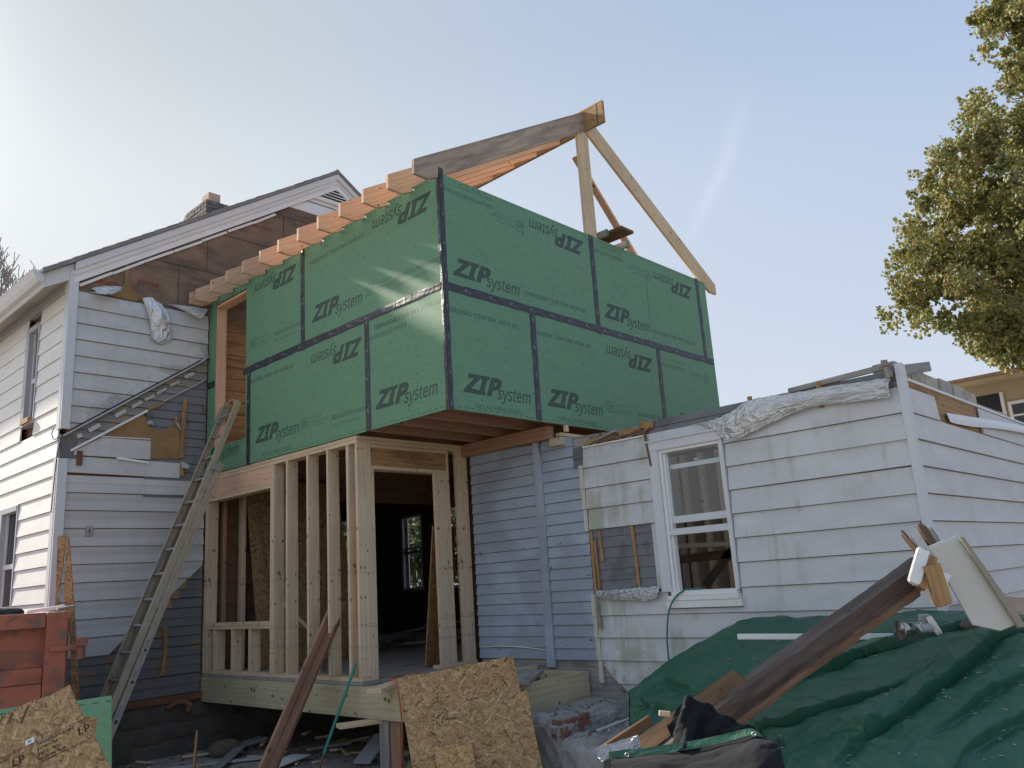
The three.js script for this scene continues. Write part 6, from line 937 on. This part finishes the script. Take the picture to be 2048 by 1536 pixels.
function crown(parent, clusters, n, s, cols, lobed, sd) {
  seed = sd; const m = new THREE.MeshPhysicalMaterial({ roughness: 0.75, transmission: 0.5, thickness: 0, side: THREE.DoubleSide, color: lin(1, 1, 1) });
  let tot = 0; for (const c of clusters) tot += c[3] ** 2.2; const list = [];
  for (const [cx, cy, cz, r] of clusters) {
    const subs = Math.max(6, Math.round(r * 20)), k = Math.round(n * (r ** 2.2) / tot / subs);
    for (let i = 0; i < subs; i++) { const d = V(R(-1, 1), R(-1, 1), R(-1, 1)); if (d.length() > 1) { d.normalize(); } const c = d.multiplyScalar(r * R(0.35, 1.15)), sr = R(0.22, 0.75) * Math.min(1, 0.5 + r * 0.3); for (let j = 0; j < k; j++) { const e = V(R(-1, 1), R(-1, 1) * 0.75, R(-1, 1)); if (e.length() > 1) e.multiplyScalar(0.6); list.push([cx + c.x + e.x * sr, cy + c.y + e.y * sr, cz + c.z + e.z * sr]); } }
  }
  const im = new THREE.InstancedMesh(leafGeo(s, lobed), m, list.length), mm = new THREE.Matrix4(), q = new THREE.Quaternion(), e = new THREE.Euler(), col = new THREE.Color();
  list.forEach((p, i) => { e.set(R(-1.2, 1.2) - 0.5, R(0, 6.28), R(-0.8, 0.8)); q.setFromEuler(e); const k = R(0.65, 1.25); mm.compose(V(...p), q, V(k, k, k)); im.setMatrixAt(i, mm); const c = cols[Math.floor(rnd() * cols.length)], f = R(0.75, 1.25); col.setRGB(c[0] * f, c[1] * f, c[2] * f); im.setColorAt(i, col); });
  im.name = 'crown'; im.userData.kind = 'stuff'; im.castShadow = im.receiveShadow = true; parent.add(im); return im;
}
{
  const t = thing('sycamore_tree', 'large sycamore tree with green and rusty autumn leaves', 'tree', [treeBase[0], -3.36, treeBase[2]]);
  const q = p => V(p[0] - treeBase[0], p[1] + 3.36, p[2] - treeBase[2]).toArray(), cl = sycamore.map(c => [...q(c), c[3]]);
  const limb = (a, b, r0, r1, sd) => { const n = 8, P = []; for (let i = 0; i <= n; i++) { const k = i / n; P.push(V(lerp(a[0], b[0], k) + (fbm(k * 4, sd, 541, 2) - 0.5) * 0.9 * k, lerp(a[1], b[1], Math.pow(k, 0.85)), lerp(a[2], b[2], k) + (fbm(k * 4, sd + 9, 547, 2) - 0.5) * 0.9 * k)); } const cv = new THREE.CatmullRomCurve3(P), g = new THREE.TubeGeometry(cv, 16, 1, 7), p = g.attributes.position, c = new THREE.Vector3(); for (let i = 0; i < p.count; i++) { const ring = Math.floor(i / 8), k = ring / 16; cv.getPointAt(Math.min(1, k), c); const r = lerp(r0, r1, k); p.setXYZ(i, c.x + (p.getX(i) - c.x) * r, c.y + (p.getY(i) - c.y) * r, c.z + (p.getZ(i) - c.z) * r); } g.computeVertexNormals(); return g; };
  add('trunk', limb([0, 0, 0], [0.3, 9, 0.2], 0.45, 0.26, 1), M.bark, t);
  const lg = cl.filter(c => c[3] > 0.85).map((c, i) => limb([0.2, 4.0 + (i % 5) * 1.1, 0.1], [c[0], c[1], c[2]], 0.085, 0.012, 10 + i)); add('limbs', mergeGeometries(lg), M.bark, t);
  crown(t, cl, 128000, 0.125, [[0.21, 0.225, 0.045], [0.27, 0.25, 0.055], [0.16, 0.19, 0.038], [0.30, 0.25, 0.055], [0.29, 0.18, 0.05], [0.34, 0.31, 0.075], [0.14, 0.16, 0.036], [0.19, 0.23, 0.045], [0.24, 0.26, 0.055]], true, 5551);
}
{ // bare tree behind the house
  const t = thing('bare_tree', 'pale leafless tree behind the house eave', 'tree', [bareBase[0], -3.36, bareBase[2]]); seed = 881; const tw = [], big = [];
  const grow = (p, d, L, r, lv) => { const n = 4, pts = [p.clone()]; let q = p.clone(), dir = d.clone(); for (let i = 0; i < n; i++) { dir.add(V(R(-0.22, 0.22), R(-0.05, 0.18), R(-0.22, 0.22))).normalize(); q = q.clone().addScaledVector(dir, L / n); pts.push(q); } (lv < 2 ? big : tw).push(new THREE.TubeGeometry(new THREE.CatmullRomCurve3(pts), lv < 2 ? 8 : 4, Math.max(r, 0.013), lv < 2 ? 7 : 4)); if (lv >= 6) return; const kids = lv === 0 ? 7 : lv < 3 ? 5 : lv < 5 ? 4 : 4; for (let k = 0; k < kids; k++) { const s = pts[Math.min(n, 1 + Math.floor(R(0, n)))], nd = dir.clone().add(V(R(-0.9, 0.9), R(-0.1, 0.7), R(-0.9, 0.9))).normalize(); grow(s, nd, L * R(0.5, 0.72), r * 0.55, lv + 1); } };
  const bm = mat({ color: lin(0.33, 0.30, 0.28), roughness: 1 }); grow(V(0, 0, 0), V(0, 1, 0), 6.9, 0.12, 0); add('trunk', mergeGeometries(big), bm, t); add('branches', mergeGeometries(tw), bm, t);
}
{ // shrubs outside the far windows of the old house
  let n = 0; for (const [x, z, r, l] of [[9.4, -12.2, 1.9, 'leafy shrub outside the far window framed by the doorway'], [9.6, -9.9, 1.9, 'leafy shrub outside the window beside the doorway jamb'], [9.6, -15.4, 1.9, 'leafy shrub outside the window seen between the wall studs']]) { const t = thing('shrub', l, 'shrub', [x, -3.36, z]); add('stem', tubeGeo([[0, 0, 0], [0.05, 1, 0], [0, 2, 0.05]], 0.05, 6, 6), M.bark, t); crown(t, [[0, 1.0, 0, 0.9], [0.1, 2.3, 0.5, r * 0.7], [0, 2.6, -0.6, r * 0.7], [0.1, 3.6, 0, r * 0.75]], 5000, 0.22, [[0.06, 0.10, 0.03], [0.10, 0.13, 0.04], [0.14, 0.14, 0.06]], false, 991 + n++); }
}
// things built in world places: move each group's origin to its base
for (const g of [...scene.children]) if (g.isGroup && g.position.lengthSq() === 0) {
  const b = new THREE.Box3().setFromObject(g), c = b.getCenter(V(0, 0, 0)); c.y = b.min.y; g.position.copy(c); for (const k of g.children) k.position.sub(c);
}
renderer.render(scene, camera);
